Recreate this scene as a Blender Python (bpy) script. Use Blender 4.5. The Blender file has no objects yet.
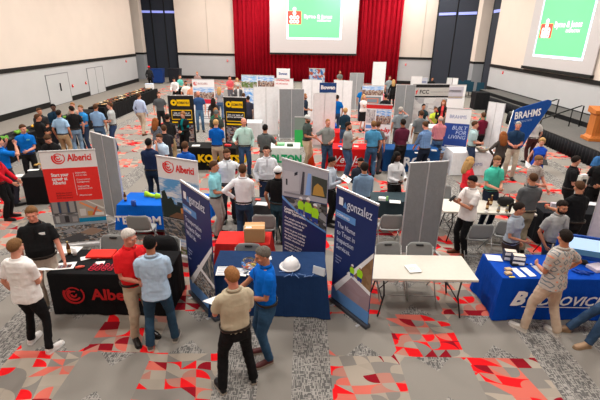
import bpy, bmesh, math, random
from mathutils import Vector, Matrix, noise, Euler
random.seed(7)
PI = math.pi
V = Vector
SC = bpy.context.scene
ALL = []
# ---------------------------------------------------------------- camera model
F_PX = 417.0; PITCH = math.radians(21.7); ROLL = math.radians(0.9); CAM_H = 4.2
def at(px, py, z=0.0):
    """floor position (at height z) seen at this point of a 600x400 view"""
    x = px-300; y = py-200
    xr = x*math.cos(ROLL)+y*math.sin(ROLL); yr = -x*math.sin(ROLL)+y*math.cos(ROLL)
    d = (xr, F_PX*math.cos(PITCH)-yr*math.sin(PITCH), -F_PX*math.sin(PITCH)-yr*math.cos(PITCH))
    t = (z-CAM_H)/d[2]
    return (d[0]*t, d[1]*t)
# ---------------------------------------------------------------- materials
class G:
    def __init__(s, name):
        s.m = bpy.data.materials.new(name); s.m.use_nodes = True
        s.t = s.m.node_tree; s.n = s.t.nodes; s.l = s.t.links
        s.b = s.n['Principled BSDF']
    def node(s, t, **kw):
        n = s.n.new(t)
        for k, v in kw.items(): setattr(n, k, v)
        return n
    def put(s, sock, v):
        if hasattr(v, 'is_linked') or hasattr(v, 'links'): s.l.new(v, sock)
        else: sock.default_value = v
    def M(s, op, a, b=0.0, c=0.0):
        n = s.node('ShaderNodeMath', operation=op)
        s.put(n.inputs[0], a); s.put(n.inputs[1], b); s.put(n.inputs[2], c)
        return n.outputs[0]
    def mix(s, f, a, b):
        n = s.node('ShaderNodeMix', data_type='RGBA')
        s.put(n.inputs[0], f)
        for i, q in ((6, a), (7, b)):
            s.put(n.inputs[i], q if not isinstance(q, tuple) else (q+(1,))[:4])
        return n.outputs[2]
    def xyz(s, x, y, z=0.0):
        n = s.node('ShaderNodeCombineXYZ'); s.put(n.inputs[0], x); s.put(n.inputs[1], y); s.put(n.inputs[2], z)
        return n.outputs[0]
    def sep(s, v):
        n = s.node('ShaderNodeSeparateXYZ'); s.l.new(v, n.inputs[0]); return n.outputs
    def coord(s, w='Object'):
        return s.node('ShaderNodeTexCoord').outputs[w]
    def noise(s, v, scale, detail=2.0):
        n = s.node('ShaderNodeTexNoise'); s.l.new(v, n.inputs['Vector']); n.inputs['Scale'].default_value = scale
        n.inputs['Detail'].default_value = detail; return n.outputs[0]
    def white(s, v):
        n = s.node('ShaderNodeTexWhiteNoise'); s.l.new(v, n.inputs['Vector']); return n.outputs['Value'], n.outputs['Color']
    def ramp(s, f, stops, interp='CONSTANT'):
        n = s.node('ShaderNodeValToRGB'); cr = n.color_ramp; cr.interpolation = interp
        while len(cr.elements) < len(stops): cr.elements.new(0.5)
        for e, (p, c) in zip(cr.elements, stops): e.position = p; e.color = tuple(c)+(1,)
        s.put(n.inputs[0], f); return n.outputs[0]
    def bump(s, h, strength=0.3, dist=0.01):
        n = s.node('ShaderNodeBump'); n.inputs['Strength'].default_value = strength; n.inputs['Distance'].default_value = dist
        s.l.new(h, n.inputs['Height']); s.l.new(n.outputs[0], s.b.inputs['Normal'])
    def base(s, c, rough=0.7, spec=0.5, metal=0.0):
        s.put(s.b.inputs['Base Color'], c if not isinstance(c, tuple) else (c+(1,))[:4])
        s.b.inputs['Roughness'].default_value = rough; s.b.inputs['Metallic'].default_value = metal
        s.b.inputs['Specular IOR Level'].default_value = spec*.7
        return s.m
MC = {}
def mat(c, rough=0.7, kind='plain', spec=0.4, metal=0.0):
    key = (tuple(c), rough, kind, metal)
    if key in MC: return MC[key]
    g = G(kind+'_%d' % len(MC)); c = tuple(c)
    co = g.coord()
    if kind == 'fabric':
        n = g.noise(co, 9, 3); w = g.noise(co, 160, 1)
        k = g.M('MULTIPLY_ADD', n, 0.22, 0.89)
        col = g.mix(g.M('MULTIPLY_ADD', w, 0.3, 0.0), c, tuple(min(1, x*1.18+.004) for x in c))
        mm = g.node('ShaderNodeVectorMath', operation='SCALE'); g.l.new(col, mm.inputs[0]); g.l.new(k, mm.inputs['Scale'])
        g.base(mm.outputs[0], rough, 0.2); g.bump(n, 0.5, 0.02)
    elif kind == 'denim':
        n = g.noise(co, 7, 3); w = g.noise(co, 220, 1)
        col = g.mix(g.M('MULTIPLY', n, g.M('ADD', w, 0.4)), tuple(x*.6 for x in c), tuple(min(1, x*1.9+.01) for x in c))
        g.base(col, 0.85, 0.2); g.bump(n, 0.5, 0.02)
    elif kind == 'skin':
        n = g.noise(co, 14, 3)
        col = g.mix(n, c, (min(1, c[0]*1.05), c[1]*.8, c[2]*.75)); g.base(col, 0.5, 0.35)
        g.b.inputs['Subsurface Weight'].default_value = 0.0
    elif kind == 'hair':
        x, y, z = g.sep(co)
        n = g.noise(g.xyz(g.M('MULTIPLY', x, 90), g.M('MULTIPLY', y, 90), g.M('MULTIPLY', z, 16)), 1, 2)
        col = g.mix(n, tuple(v*.6 for v in c), tuple(min(1, v*1.5+.005) for v in c)); g.base(col, 0.75, 0.12); g.bump(n, 0.7, 0.01)
    elif kind == 'plaid':
        x, y, z = g.sep(co)
        a = g.M('GREATER_THAN', g.M('FRACT', g.M('MULTIPLY', x, 22)), .72); b = g.M('GREATER_THAN', g.M('FRACT', g.M('MULTIPLY', z, 22)), .72)
        g.base(g.mix(g.M('MULTIPLY', g.M('ADD', a, b), .35), c, tuple(v*.35 for v in c)), rough, .2)
    elif kind == 'dots':
        x, y, z = g.sep(co)
        n = g.noise(co, 38, 1)
        g.base(g.mix(g.M('GREATER_THAN', n, .56), c, tuple(v*.35 for v in c)), rough, .2)
    elif kind == 'diamond':
        x, y, z = g.sep(co)
        dx = g.M('ABSOLUTE', g.M('SUBTRACT', g.M('FRACT', g.M('MULTIPLY', x, 9)), .5)); dz = g.M('ABSOLUTE', g.M('SUBTRACT', g.M('FRACT', g.M('MULTIPLY', z, 8)), .5))
        d = g.M('ADD', dx, dz)
        ring = g.M('COMPARE', d, .33, .075); dot = g.M('LESS_THAN', d, .1); lat = g.M('GREATER_THAN', d, .86)
        col = g.mix(ring, c, (.16, .2, .23)); col = g.mix(dot, col, (.45, .42, .4)); col = g.mix(lat, col, (.62, .25, .16))
        g.base(col, .8, .2)
    elif kind == 'wood':
        x, y, z = g.sep(co)
        n = g.noise(g.xyz(g.M('MULTIPLY', x, 30), g.M('MULTIPLY', y, 30), g.M('MULTIPLY', z, 3)), 1, 3)
        g.base(g.mix(n, tuple(v*.6 for v in c), tuple(min(1, v*1.35) for v in c)), rough, .4)
    elif kind == 'wall':
        n = g.noise(co, 1.2, 4); w = g.noise(co, 60, 1)
        g.base(g.mix(n, tuple(v*.95 for v in c), tuple(min(1, v*1.05) for v in c)), rough, .2); g.bump(w, .06, .01)
    elif kind == 'glass':
        g.base(c, rough, .5); g.b.inputs['Transmission Weight'].default_value = .9
    elif kind == 'emit':
        g.base(c, .6, .1); g.b.inputs['Emission Color'].default_value = c+(1,); g.b.inputs['Emission Strength'].default_value = rough
    else:
        n = g.noise(co, 25, 2)
        g.base(g.mix(n, tuple(v*.95 for v in c), tuple(min(1, v*1.05) for v in c)), rough, spec, metal)
    MC[key] = g.m
    return g.m
def picture(name, cols, sky=None, hor=.6, sx=14, sz=10, seed=0.0, warp=.15, diag=0.0):
    """a printed photograph: irregular patches of colour, with sky on top"""
    g = G(name); x, y, z = g.sep(g.coord('Generated'))
    w = g.noise(g.coord('Generated'), 4, 2)
    vx = g.M('ADD', g.M('MULTIPLY', x, sx), g.M('MULTIPLY', w, sx*warp)); vz = g.M('ADD', g.M('MULTIPLY', z, sz), g.M('MULTIPLY', x, diag))
    v = g.node('ShaderNodeTexVoronoi', distance='CHEBYCHEV'); v.inputs['Scale'].default_value = 1
    v.inputs['Randomness'].default_value = .85
    g.l.new(g.xyz(vx, vz, seed), v.inputs['Vector'])
    r, _ = g.white(v.outputs['Color'])
    n = len(cols); col = g.ramp(r, [(i/n, c) for i, c in enumerate(cols)])
    det = g.noise(g.xyz(g.M('MULTIPLY', x, 60), g.M('MULTIPLY', z, 60), seed), 1, 2)
    col = g.mix(g.M('MULTIPLY', det, .5), col, tuple(c*.4 for c in cols[0]))
    if sky:
        cl = g.noise(g.xyz(g.M('MULTIPLY', x, 3), g.M('MULTIPLY', z, 9), seed), 1.5, 4)
        sk = g.mix(g.ramp(cl, [(.4, (0, 0, 0)), (.62, (1, 1, 1))], 'LINEAR'), sky, (.75, .8, .85))
        edge = g.M('ADD', z, g.M('MULTIPLY', g.noise(g.xyz(g.M('MULTIPLY', g.M('FLOOR', g.M('MULTIPLY', x, 12)), 1.7), seed, 0), 1.3, 0), -.25))
        col = g.mix(g.M('GREATER_THAN', edge, hor-.12), col, sk)
    return g.base(col, .6, .15)
# ---------------------------------------------------------------- object helpers
def tag(o, label=None, cat=None, group=None, kind=None):
    if label: o['label'] = label
    if cat: o['category'] = cat
    if group: o['group'] = group
    if kind: o['kind'] = kind
    return o
def reg(o, parent=None):
    ALL.append(o)
    if parent is not None: o.parent = parent
    return o
def empty(name, loc, rz=0.0, label=None, cat=None, group=None):
    o = bpy.data.objects.new(name, None); o.empty_display_size = .1
    o.location = (loc[0], loc[1], loc[2] if len(loc) > 2 else 0); o.rotation_euler = (0, 0, rz)
    reg(o); tag(o, label, cat, group); return o
def obj(name, bm, m, parent=None, smooth=False, loc=None, rz=0.0):
    if isinstance(bm, bmesh.types.BMesh):
        me = bpy.data.meshes.new(name)
        bmesh.ops.recalc_face_normals(bm, faces=bm.faces[:])
        bm.to_mesh(me); bm.free()
    else: me = bm
    if smooth:
        me.polygons.foreach_set('use_smooth', [True]*len(me.polygons))
    for mm in (m if isinstance(m, (list, tuple)) else [m]):
        if len(me.materials) < (len(m) if isinstance(m, (list, tuple)) else 1): me.materials.append(mm)
    o = bpy.data.objects.new(name, me)
    if loc is not None: o.location = loc
    o.rotation_euler = (0, 0, rz)
    return reg(o, parent)
def NB(): return bmesh.new()
def box(bm, c, s, rot=None, mi=0):
    """box, centre c, full size s"""
    M = Matrix.Translation(V(c)) @ ((rot if rot is not None else Matrix.Identity(3)).to_4x4())
    r = bmesh.ops.create_cube(bm, size=1.0, matrix=M @ Matrix.Diagonal((s[0], s[1], s[2], 1)))
    if mi:
        for v in r['verts']:
            for f in v.link_faces: f.material_index = mi
    return bm
def bevel(bm, w=.01, seg=2):
    bmesh.ops.bevel(bm, geom=bm.edges[:], offset=w, segments=seg, affect='EDGES', profile=.7); return bm
def rings(bm, rs, cap0=True, cap1=True, mi=0, closed=False):
    vs = [[bm.verts.new(p) for p in r] for r in rs]
    n = len(vs[0]); k = len(vs)
    for i in range(k if closed else k-1):
        a = vs[i]; b = vs[(i+1) % k]
        for j in range(n):
            f = bm.faces.new((a[j], a[(j+1) % n], b[(j+1) % n], b[j])); f.material_index = mi
    if not closed:
        if cap0: bm.faces.new(list(reversed(vs[0]))).material_index = mi
        if cap1: bm.faces.new(vs[-1]).material_index = mi
    return bm
def ering(c, ax, ay, n=12, pw=2.0):
    out = []
    for i in range(n):
        t = 2*PI*i/n; ct, st = math.cos(t), math.sin(t)
        if pw != 2.0: ct = math.copysign(abs(ct)**(2/pw), ct); st = math.copysign(abs(st)**(2/pw), st)
        out.append(c+ax*ct+ay*st)
    return out
def tube(bm, pts, rad, n=10, caps=True, mi=0, ref=None):
    pts = [V(p) for p in pts]; out = []
    for i, p in enumerate(pts):
        d = (pts[min(i+1, len(pts)-1)]-pts[max(i-1, 0)]).normalized()
        rf = ref or (V((1, 0, 0)) if abs(d.x) < .85 else V((0, 1, 0)))
        ax = (rf-d*rf.dot(d)).normalized(); ay = d.cross(ax)
        r = rad[i] if isinstance(rad, (list, tuple)) else rad
        if not isinstance(r, (list, tuple)): r = (r, r)
        out.append(ering(p, ax*r[0], ay*r[1], n))
    return rings(bm, out, caps, caps, mi)
def ball(bm, c, r, u=14, v=10, mi=0, rot=None):
    if not isinstance(r, (list, tuple)): r = (r, r, r)
    M = Matrix.Translation(V(c)) @ (rot.to_4x4() if rot is not None else Matrix.Identity(4)) @ Matrix.Diagonal((r[0], r[1], r[2], 1))
    q = bmesh.ops.create_uvsphere(bm, u_segments=u, v_segments=v, radius=1.0, matrix=M)
    if mi:
        for w in q['verts']:
            for f in w.link_faces: f.material_index = mi
    return bm
def prism(bm, poly, y0, y1, mi=0):
    """polygon in x-z, between y0 and y1"""
    a = [bm.verts.new((p[0], y0, p[1])) for p in poly]; b = [bm.verts.new((p[0], y1, p[1])) for p in poly]
    n = len(poly)
    bm.faces.new(a).material_index = mi; bm.faces.new(list(reversed(b))).material_index = mi
    for i in range(n):
        bm.faces.new((a[(i+1) % n], a[i], b[i], b[(i+1) % n])).material_index = mi
    return bm
def arc(cx, cz, r0, r1, a0, a1, n=14, e=0.0):
    """crescent outline; e shifts the inner arc"""
    o = []
    for i in range(n+1):
        t = math.radians(a0+(a1-a0)*i/n); o.append((cx+r1*math.cos(t), cz+r1*math.sin(t)))
    for i in range(n+1):
        t = math.radians(a1+(a0-a1)*i/n); o.append((cx+e+r0*math.cos(t), cz+r0*math.sin(t)))
    return o
_TC = {}
def text(s, size, m, parent, loc, rot=(PI/2, 0, 0), name='lettering', align='LEFT', bold=0.0, shear=0.0, sx=1.0, line=1.0):
    key = (s, size, align, bold, shear, line)
    if key not in _TC:
        c = bpy.data.curves.new('t', 'FONT'); c.body = s; c.size = size; c.align_x = align; c.offset = bold*size
        c.shear = shear; c.extrude = .0012; c.resolution_u = 2; c.space_line = line
        o = bpy.data.objects.new('t', c); me = bpy.data.meshes.new_from_object(o); bpy.data.objects.remove(o)
        me.materials.clear(); _TC[key] = me
    me = _TC[key].copy(); me.name = name; me.materials.append(m)
    o = bpy.data.objects.new(name, me); o.location = loc; o.rotation_euler = rot; o.scale = (sx, 1, 1)
    return reg(o, parent)
_TMP = bpy.data.objects.new('tmp', bpy.data.meshes.new('tmp')); SC.collection.objects.link(_TMP)
_RM = _TMP.modifiers.new('r', 'REMESH'); _RM.mode = 'VOXEL'; _RM.use_smooth_shade = True
_SM = _TMP.modifiers.new('s', 'SMOOTH'); _SM.factor = .5
def remesh(bm, vox, smooth=2):
    me = bpy.data.meshes.new('r'); bmesh.ops.recalc_face_normals(bm, faces=bm.faces[:]); bm.to_mesh(me); bm.free()
    old = _TMP.data; _TMP.data = me; _RM.voxel_size = vox; _SM.iterations = smooth
    dg = bpy.context.evaluated_depsgraph_get(); dg.update()
    out = bpy.data.meshes.new_from_object(_TMP.evaluated_get(dg)); bpy.data.meshes.remove(old)
    return out
def copy_tree(o, parent=None, loc=None, rz=None):
    c = o.copy(); reg(c)
    if parent is not None: c.parent = parent; c.matrix_parent_inverse = o.matrix_parent_inverse.copy()
    for ch in [x for x in ALL if x.parent is o]: copy_tree(ch, c)
    if loc is not None: c.location = (loc[0], loc[1], loc[2] if len(loc) > 2 else 0)
    if rz is not None: c.rotation_euler = (0, 0, rz)
    return c
# palette (linear)
WHITE = (.8, .8, .8); PAPER = (.85, .85, .83); BLACK = (.006, .006, .007); NAVY = (.012, .028, .1); RED = (.75, .012, .015)
BLUE = (.0, .07, .42); GREY = (.32, .33, .34)
m_metal = mat((.5, .5, .52), .35, 'metal', .5, .8); m_black = mat((.012, .012, .013), .6); m_white = mat(WHITE, .6)
m_paper = mat(PAPER, .7, 'paper'); m_alum = mat((.62, .62, .63), .4, 'alum', .5, .5)
# ---------------------------------------------------------------- the hall
def carpet():
    g = G('carpet'); X, Y, Z = g.sep(g.coord('Object')); M = g.M
    u = M('WRAP', M('SUBTRACT', X, .45), 4.42, 0.0); bay = M('LESS_THAN', u, 2.9); v = M('SUBTRACT', u, 2.9)
    hs = M('MULTIPLY', M('SUBTRACT', 1.0, bay), M('ADD', M('LESS_THAN', v, .56), M('GREATER_THAN', v, 1.0)))
    a, _ = g.white(g.xyz(M('FLOOR', M('MULTIPLY', X, 105)), M('FLOOR', M('MULTIPLY', Y, 20)), 1.0)); b, _ = g.white(g.xyz(M('FLOOR', M('MULTIPLY', X, 22)), M('FLOOR', M('MULTIPLY', Y, 70)), 2.0))
    hat = M('MAXIMUM', M('MULTIPLY', M('GREATER_THAN', a, .62), a), M('MULTIPLY', M('GREATER_THAN', b, .8), b))
    hatch = g.mix(hat, (.125, .12, .115), (.345, .325, .30))
    cu = M('DIVIDE', u, .967); cv = M('DIVIDE', M('SUBTRACT', Y, 4.65), .955)
    par = M('WRAP', M('ADD', M('FLOOR', cu), M('FLOOR', cv)), 2.0, 0.0)      # 1 = patterned tile
    fu = M('SUBTRACT', M('FRACT', cu), .5); fv = M('SUBTRACT', M('FRACT', cv), .5)
    cut = M('GREATER_THAN', M('ADD', M('ABSOLUTE', fu), M('MULTIPLY', M('ABSOLUTE', fv), .75)), .78)
    pat = M('MAXIMUM', M('GREATER_THAN', par, .5), cut)
    tri = M('LESS_THAN', M('ABSOLUTE', fu), M('MULTIPLY', M('SUBTRACT', M('ABSOLUTE', fv), .22), .95))
    # pieces inside a patterned tile
    wob = g.noise(g.xyz(M('MULTIPLY', X, 1.3), M('MULTIPLY', Y, 1.3)), 1, 0)
    p = M('DIVIDE', M('ADD', X, M('MULTIPLY', Y, .22)), .20); q = M('DIVIDE', M('ADD', Y, M('MULTIPLY', wob, .25)), .165)
    cell = g.xyz(M('FLOOR', p), M('FLOOR', q), 3.0); r1, rc = g.white(cell); rs = g.sep(rc)
    fp = M('FRACT', p); fq = M('FRACT', q)
    fx = M('ABSOLUTE', M('SUBTRACT', fp, M('GREATER_THAN', rs[0], .5))); fy = M('ABSOLUTE', M('SUBTRACT', fq, M('GREATER_THAN', rs[1], .5)))
    circ = M('LESS_THAN', M('SQRT', M('ADD', M('MULTIPLY', fx, fx), M('MULTIPLY', fy, fy))), .93)
    dia = M('LESS_THAN', M('ADD', fx, fy), .95)
    sh = M('ADD', M('MULTIPLY', circ, M('GREATER_THAN', rs[2], .45)), M('MULTIPLY', dia, M('LESS_THAN', rs[2], .2)))
    cols = [(0, (.36, .31, .255)), (.19, (.74, .012, .016)), (.32, (.22, .20, .18)), (.5, (.60, .14, .105)), (.66, (.33, .285, .235)), (.8, (.25, .008, .016)), (.88, (.42, .19, .15))]
    ca = g.ramp(r1, cols); big = g.xyz(M('FLOOR', M('MULTIPLY', p, .5)), M('FLOOR', q), 9.0)
    r2, _ = g.white(big); cb = g.ramp(r2, cols)
    pc = g.mix(sh, cb, ca)
    fine = g.noise(g.coord('Object'), 140, 1); soft = g.noise(g.coord('Object'), .8, 3)
    grey = g.mix(fine, (.215, .198, .176), (.305, .283, .255)); grey = g.mix(M('MULTIPLY', soft, .35), grey, (.19, .175, .156))
    tile = g.mix(pat, g.mix(tri, grey, hatch), pc)
    col = g.mix(hs, g.mix(bay, grey, tile), hatch)
    col = g.mix(M('GREATER_THAN', M('ABSOLUTE', M('ADD', X, .3)), 10.9), col, grey)
    g.base(col, .95, .1); g.bump(fine, .25, .004)
    return g.m
def slab(name, x0, x1, y0, y1, z0, z1, m, parent=None, kind='structure'):
    bm = NB(); box(bm, ((x0+x1)/2, (y0+y1)/2, (z0+z1)/2), (abs(x1-x0), abs(y1-y0), abs(z1-z0)))
    o = obj(name, bm, m, parent)
    if parent is None and kind: o['kind'] = kind
    return o
def beam(bm, a, b, z0, z1, t, off=0.0):
    """upright slab along a floor line a-b, thickness t"""
    a = V((a[0], a[1], 0)); b = V((b[0], b[1], 0)); d = (b-a).normalized(); n = V((-d.y, d.x, 0))
    c = (a+b)/2+n*(off+t/2); box(bm, (c.x, c.y, (z0+z1)/2), ((b-a).length, t, z1-z0), Matrix.Rotation(math.atan2(d.y, d.x), 3, 'Z')); return bm
m_beige = mat((.66, .575, .505), .85, 'wall'); m_lower = mat((.46, .46, .47), .8, 'wall'); m_trim = mat((.006, .006, .006), .55)
m_dark = mat((.032, .037, .050), .75, 'wall'); m_ceil = mat((.5, .49, .47), .9, 'wall')
floor = slab('floor', -19, 19, -4, 47, -.1, 0, carpet())
slab('ceiling', -19, 19, -4, 47, 9.2, 9.3, m_ceil)
ZT = 2.27
def wall(side, a, b, off=0.0):
    o = obj('wall_'+side, beam(NB(), a, b, ZT+.1, 9.2, .25), m_beige); o['kind'] = 'structure'
    l = obj('wall_panel', beam(NB(), a, b, 0, ZT-.08, .24), m_lower, o); l['label'] = 'grey lower wall panelling'
    t = obj('trim_rail', beam(NB(), a, b, ZT-.08, ZT+.12, .32, -.06), m_trim, o)
    bb = obj('baseboard_'+side, beam(NB(), a, b, .6 if side == 'right' else 0, .85 if side == 'right' else .3, .02, -.02), m_trim); bb['kind'] = 'structure'
    return o
WL0, WL1 = (-14.7, -4), (-14.7, 38.8); WR0, WR1 = (13.75, -4), (13.75, 32.0)
wall('left', WL0, WL1); wall('right', WR1, WR0)
BL0, BL1 = (-11.9, 42.2), (-6.3, 41.7); BR0, BR1 = (8.6, 40.35), (14.2, 39.6)
wall('back_left', BL0, BL1); wall('back_right', BR0, BR1)
w = obj('wall_back', beam(NB(), (-19, 47), (19, 47), 0, 9.2, .2), m_dark); w['kind'] = 'structure'
w = obj('wall_front', beam(NB(), (19, -4), (-19, -4), 0, 9.2, .2), m_beige); w['kind'] = 'structure'
w = obj('wall_far_left', beam(NB(), (-19, 30), (-19, 47), 0, 9.2, .2), m_dark); w['kind'] = 'structure'
w = obj('wall_far_right', beam(NB(), (19, 47), (19, 25), 0, 9.2, .2), m_dark); w['kind'] = 'structure'
# seams in the beige panels
for k, (px, y) in enumerate(((-8.9, 41.93), (10.75, 40.05))):
    bm = NB(); box(bm, (px, y-.02, 5.7), (.03, .03, 6.6)); o = obj('trim_%d' % (k+1), bm, mat((.45, .4, .35), .8)); o['kind'] = 'structure'
# columns and dark folding panels in the two corners
def column(n, x, y, w):
    bm = NB(); box(bm, (x, y, 5.8), (w, .8, 6.9)); o = obj('trim_%d' % n, bm, m_beige); o['kind'] = 'structure'
    bm = NB(); box(bm, (x, y, 1.12), (w, .8, 2.24)); obj('column_base', bm, mat((.3, .31, .33), .7), o)
    bm = NB(); box(bm, (x, y, 2.3), (w+.06, .86, .16)); obj('column_rail', bm, m_trim, o)
column(3, -15.35, 41.6, 1.0); column(4, 14.1, 35.0, 1.15)
def dark_panels(n, a, b, k):
    r = obj('wall_dark_%s' % n, beam(NB(), a, b, 0, 9.2, .15), m_dark); r['kind'] = 'structure'
    a = V(a); b = V(b)
    for i in range(k+1):
        p = a.lerp(b, i/k); bm = NB(); box(bm, (p.x, p.y-.04, 4.6), (.06, .06, 9.2)); obj('panel_seam', bm, m_trim, r)
    d = b-a; ang = math.atan2(d.y, d.x)
    for i in range(k):
        p = a.lerp(b, (i+.5)/k); bm = NB(); box(bm, (p.x, p.y-.1, 5.95), (d.length/k*.86, .04, .2), Matrix.Rotation(ang, 3, 'Z'))
        o = obj('clerestory_pane', bm, mat((.22, .25, .6), 1.0, 'emit'), r); o['label'] = 'blue-violet lit window strip'
dark_panels('left', (-15.6, 43.2), (-11.85, 43.0), 3)
dark_panels('right', (11.55, 39.2), (13.85, 36.2), 2)
dark_panels('corner', (14.1, 34.0), (13.9, 32.1), 1)
# doors in the left wall
def wall_door(n, y0, y1, z1, leaves, handle):
    r = empty('door_%d' % n, (-14.7, (y0+y1)/2, 0)); r['kind'] = 'structure'
    w = y1-y0; k = w/leaves
    bm = NB()
    for yy in (-w/2, w/2): box(bm, (.015, yy, z1/2), (.03, .05, z1))
    box(bm, (.015, 0, z1), (.03, w+.05, .05)); obj('door_frame', bm, mat((.25, .25, .26), .7), r)
    for i in range(leaves):
        bm = NB(); box(bm, (.012, -w/2+k*(i+.5), z1/2), (.024, k-.05, z1-.04)); lf = obj('door_leaf', bm, m_lower, r)
        if handle:
            bm = NB(); box(bm, (.06, -w/2+k*(i+.5)+.1, 1.0), (.05, .05, .45)); obj('door_handle', bm, m_trim, lf)
wall_door(1, 24.7, 27.1, 1.77, 1, True)
wall_door(2, 29.6, 32.0, 1.8, 2, False)
# fire alarms
def alarm(p, rz, lab):
    r = empty('fire_alarm', p, rz, lab, 'fire alarm')
    bm = NB(); box(bm, (0, -.03, 0), (.13, .06, .17)); bevel(bm, .01); obj('housing', bm, mat((.8, .01, .01), .4), r)
    bm = NB(); box(bm, (0, -.065, .03), (.06, .012, .05)); obj('strobe', bm, m_white, r)
alarm((-14.7, 27.45, .9), PI/2, 'red fire alarm on the left wall just past the single door')
alarm((-14.7, 29.2, .9), PI/2, 'red fire alarm on the left wall just before the double doors')
alarm((-14.7, 36.5, 1.88), PI/2, 'red fire alarm at the far end of the left wall by the dark panels')
alarm((-7.1, 41.72, 1.75), 0, 'red fire alarm on the grey back wall left of the curtain')
alarm((9.5, 40.2, 1.75), 0, 'red fire alarm on the grey back wall right of the curtain')
alarm((13.75, 29.8, 1.95), -PI/2, 'red fire alarm on the grey right wall below the black rail')
# curtain
def curtain():
    bm = NB(); a = V((-6.35, 41.6)); b = V((8.78, 40.35)); n = 620; rows = []
    for z in (0.05, 4.5, 9.1):
        front = []; back = []
        for i in range(n+1):
            t = i/n; p = a.lerp(b, t); w = .13*math.sin(t*PI*78+1.3*math.sin(t*31))+.05*math.sin(t*PI*181+z*.15)
            front.append((p.x, p.y-.25+w, z)); back.append((p.x, p.y-.2+w, z))
        rows.append(front+back[::-1])
    rings(bm, rows); g = G('curtain'); nn = g.noise(g.coord(), 3, 3)
    return obj('stage_curtain', bm, g.base(g.mix(nn, (.27, .001, .010), (.46, .004, .018)), .8, .2), smooth=True)
tag(curtain(), 'tall pleated crimson stage curtain across the middle of the back wall', 'curtain')
# projection screens: local x right, z up, front = -y
def screen(name, p, rz, W, H, gx0, gx1, gz0, label, lg, tx, tz, tw):
    r = empty(name, p, rz, label, 'projection screen')
    bm = NB(); box(bm, (0, 0, H/2), (W, .05, H)); obj('screen_surface', bm, mat((.52, .49, .49), .8), r)
    bm = NB(); box(bm, (0, -.01, -.06), (W+.1, .16, .16)); obj('weight_bar', bm, m_trim, r)
    bm = NB(); box(bm, ((gx0+gx1)/2, -.032, (gz0+H)/2), (gx1-gx0, .01, H-gz0)); obj('slide_border', bm, mat((.72, .85, .98), .9, 'emit'), r)
    k = .02*W
    bm = NB(); box(bm, ((gx0+gx1)/2, -.042, (gz0+H)/2+k/2), (gx1-gx0-2*k, .01, H-gz0-k))
    gr = obj('slide', bm, mat((.14, .60, .23), .75, 'emit'), r); gr['label'] = 'green projected slide'
    x0, x1, z0, z1 = lg; mw_ = mat((.85, .85, .85), .8, 'emit')
    bm = NB(); prism(bm, [(x0, z0), (x1, z0), (x1, z1), (x0, z1)], -.056, -.05); obj('logo', bm, mat((.75, .07, .05), .8, 'emit'), gr)
    bm = NB(); wq = (x1-x0)*.13
    for i, (qx, qz) in enumerate(((.27, .2), (.5, .2), (.73, .2), (.27, .52), (.5, .52), (.73, .52), (.5, .84), (.5, 1.15))):
        prism(bm, arc(x0+(x1-x0)*qx, z0+(z1-z0)*qz, wq*.4, wq, 0, 359, 14), -.064, -.058)
    obj('emblem', bm, mw_, gr)
    t = text('Byrne & Jones', 1.0, mw_, gr, (tx, -.06, tz), bold=.02); k = tw/7.1; t.scale = (k, k, 1)
    t = text('CONSTRUCTION', 1.0, mw_, gr, (tx+tw*.38, -.06, tz-k*.6), bold=.02); k *= .48; t.scale = (k*.75, k, 1)
screen('projection_screen', (.97, 39.8, 2.6), 0, 7.75, 6.6, -2.38, 2.46, 1.17, 'large projection screen with a green slide hanging before the red curtain', (-2.3, -1.12, 2.4, 3.45), -.88, 2.9, 3.05)
screen('projection_screen', (13.66, 23.8, 2.58), -PI/2, 6.6, 5.4, -2.35, 2.38, .6, 'projection screen with a green slide mounted high on the right wall', (-2.05, -.85, 1.62, 2.35), -.7, 2.15, 3.0)
# stage on the right with skirt
ST = .6
bm = NB()
poly = [(10.35, 4.0), (10.35, 18.4), (10.9, 22.0), (12.3, 22.6), (12.3, 30.0), (13.7, 30.0), (13.7, 4.0)]
a = [bm.verts.new((x, y, 0)) for x, y in poly]; b = [bm.verts.new((x, y, ST-.03)) for x, y in poly]
for i in range(7): bm.faces.new((a[i], a[(i+1) % 7], b[(i+1) % 7], b[i]))
bm.faces.new(a); bm.faces.new(b)
stg = obj('stage', bm, mat((.03, .03, .03), .8)); tag(stg, 'low stage along the right wall with grey top and black pleated skirt', 'stage')
bm = NB(); a = [bm.verts.new((x-(0.05 if x < 12 else 0), y, ST-.03)) for x, y in poly]; b = [bm.verts.new((x-(0.05 if x < 12 else 0), y, ST)) for x, y in poly]
for i in range(7): bm.faces.new((a[i], a[(i+1) % 7], b[(i+1) % 7], b[i]))
bm.faces.new(a); bm.faces.new(b)
obj('stage_deck', bm, mat((.12, .115, .11), .9, 'fabric'), stg)['label'] = 'grey carpeted stage top'
bm = NB(); rows = []
for z, k in ((.0, .05), (.3, .035), (ST-.04, .01)):
    A = []; 
    for i in range(401):
        y = 4+14.4*i/400; A.append((10.24+k*math.sin(y*34+math.sin(y*5)), y, z))
    for i in range(151):
        y = 18.4+3.6*i/150; A.append((10.24+.55*i/150+k*math.sin(y*34), y, z))
    for i in range(151):
        t_ = i/150; y = 22+.6*t_; A.append((10.79+1.41*t_+k*math.sin(t_*60), y, z))
    for i in range(151):
        y = 22.6+7.4*i/150; A.append((12.2+k*math.sin(y*34), y, z))
    rows.append(A+[(x+.02, y, z) for x, y, z in reversed(A)])
rings(bm, rows); obj('stage_skirt', bm, mat((.008, .008, .01), .75, 'fabric'), stg, True)
bm = NB(); box(bm, (13.05, 20.9, ST+.1), (1.3, 18.0, .2)); rs_ = obj('riser', bm, mat((.008, .008, .009), .8, 'fabric'), stg); rs_['label'] = 'black edged upper step along the wall'
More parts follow.
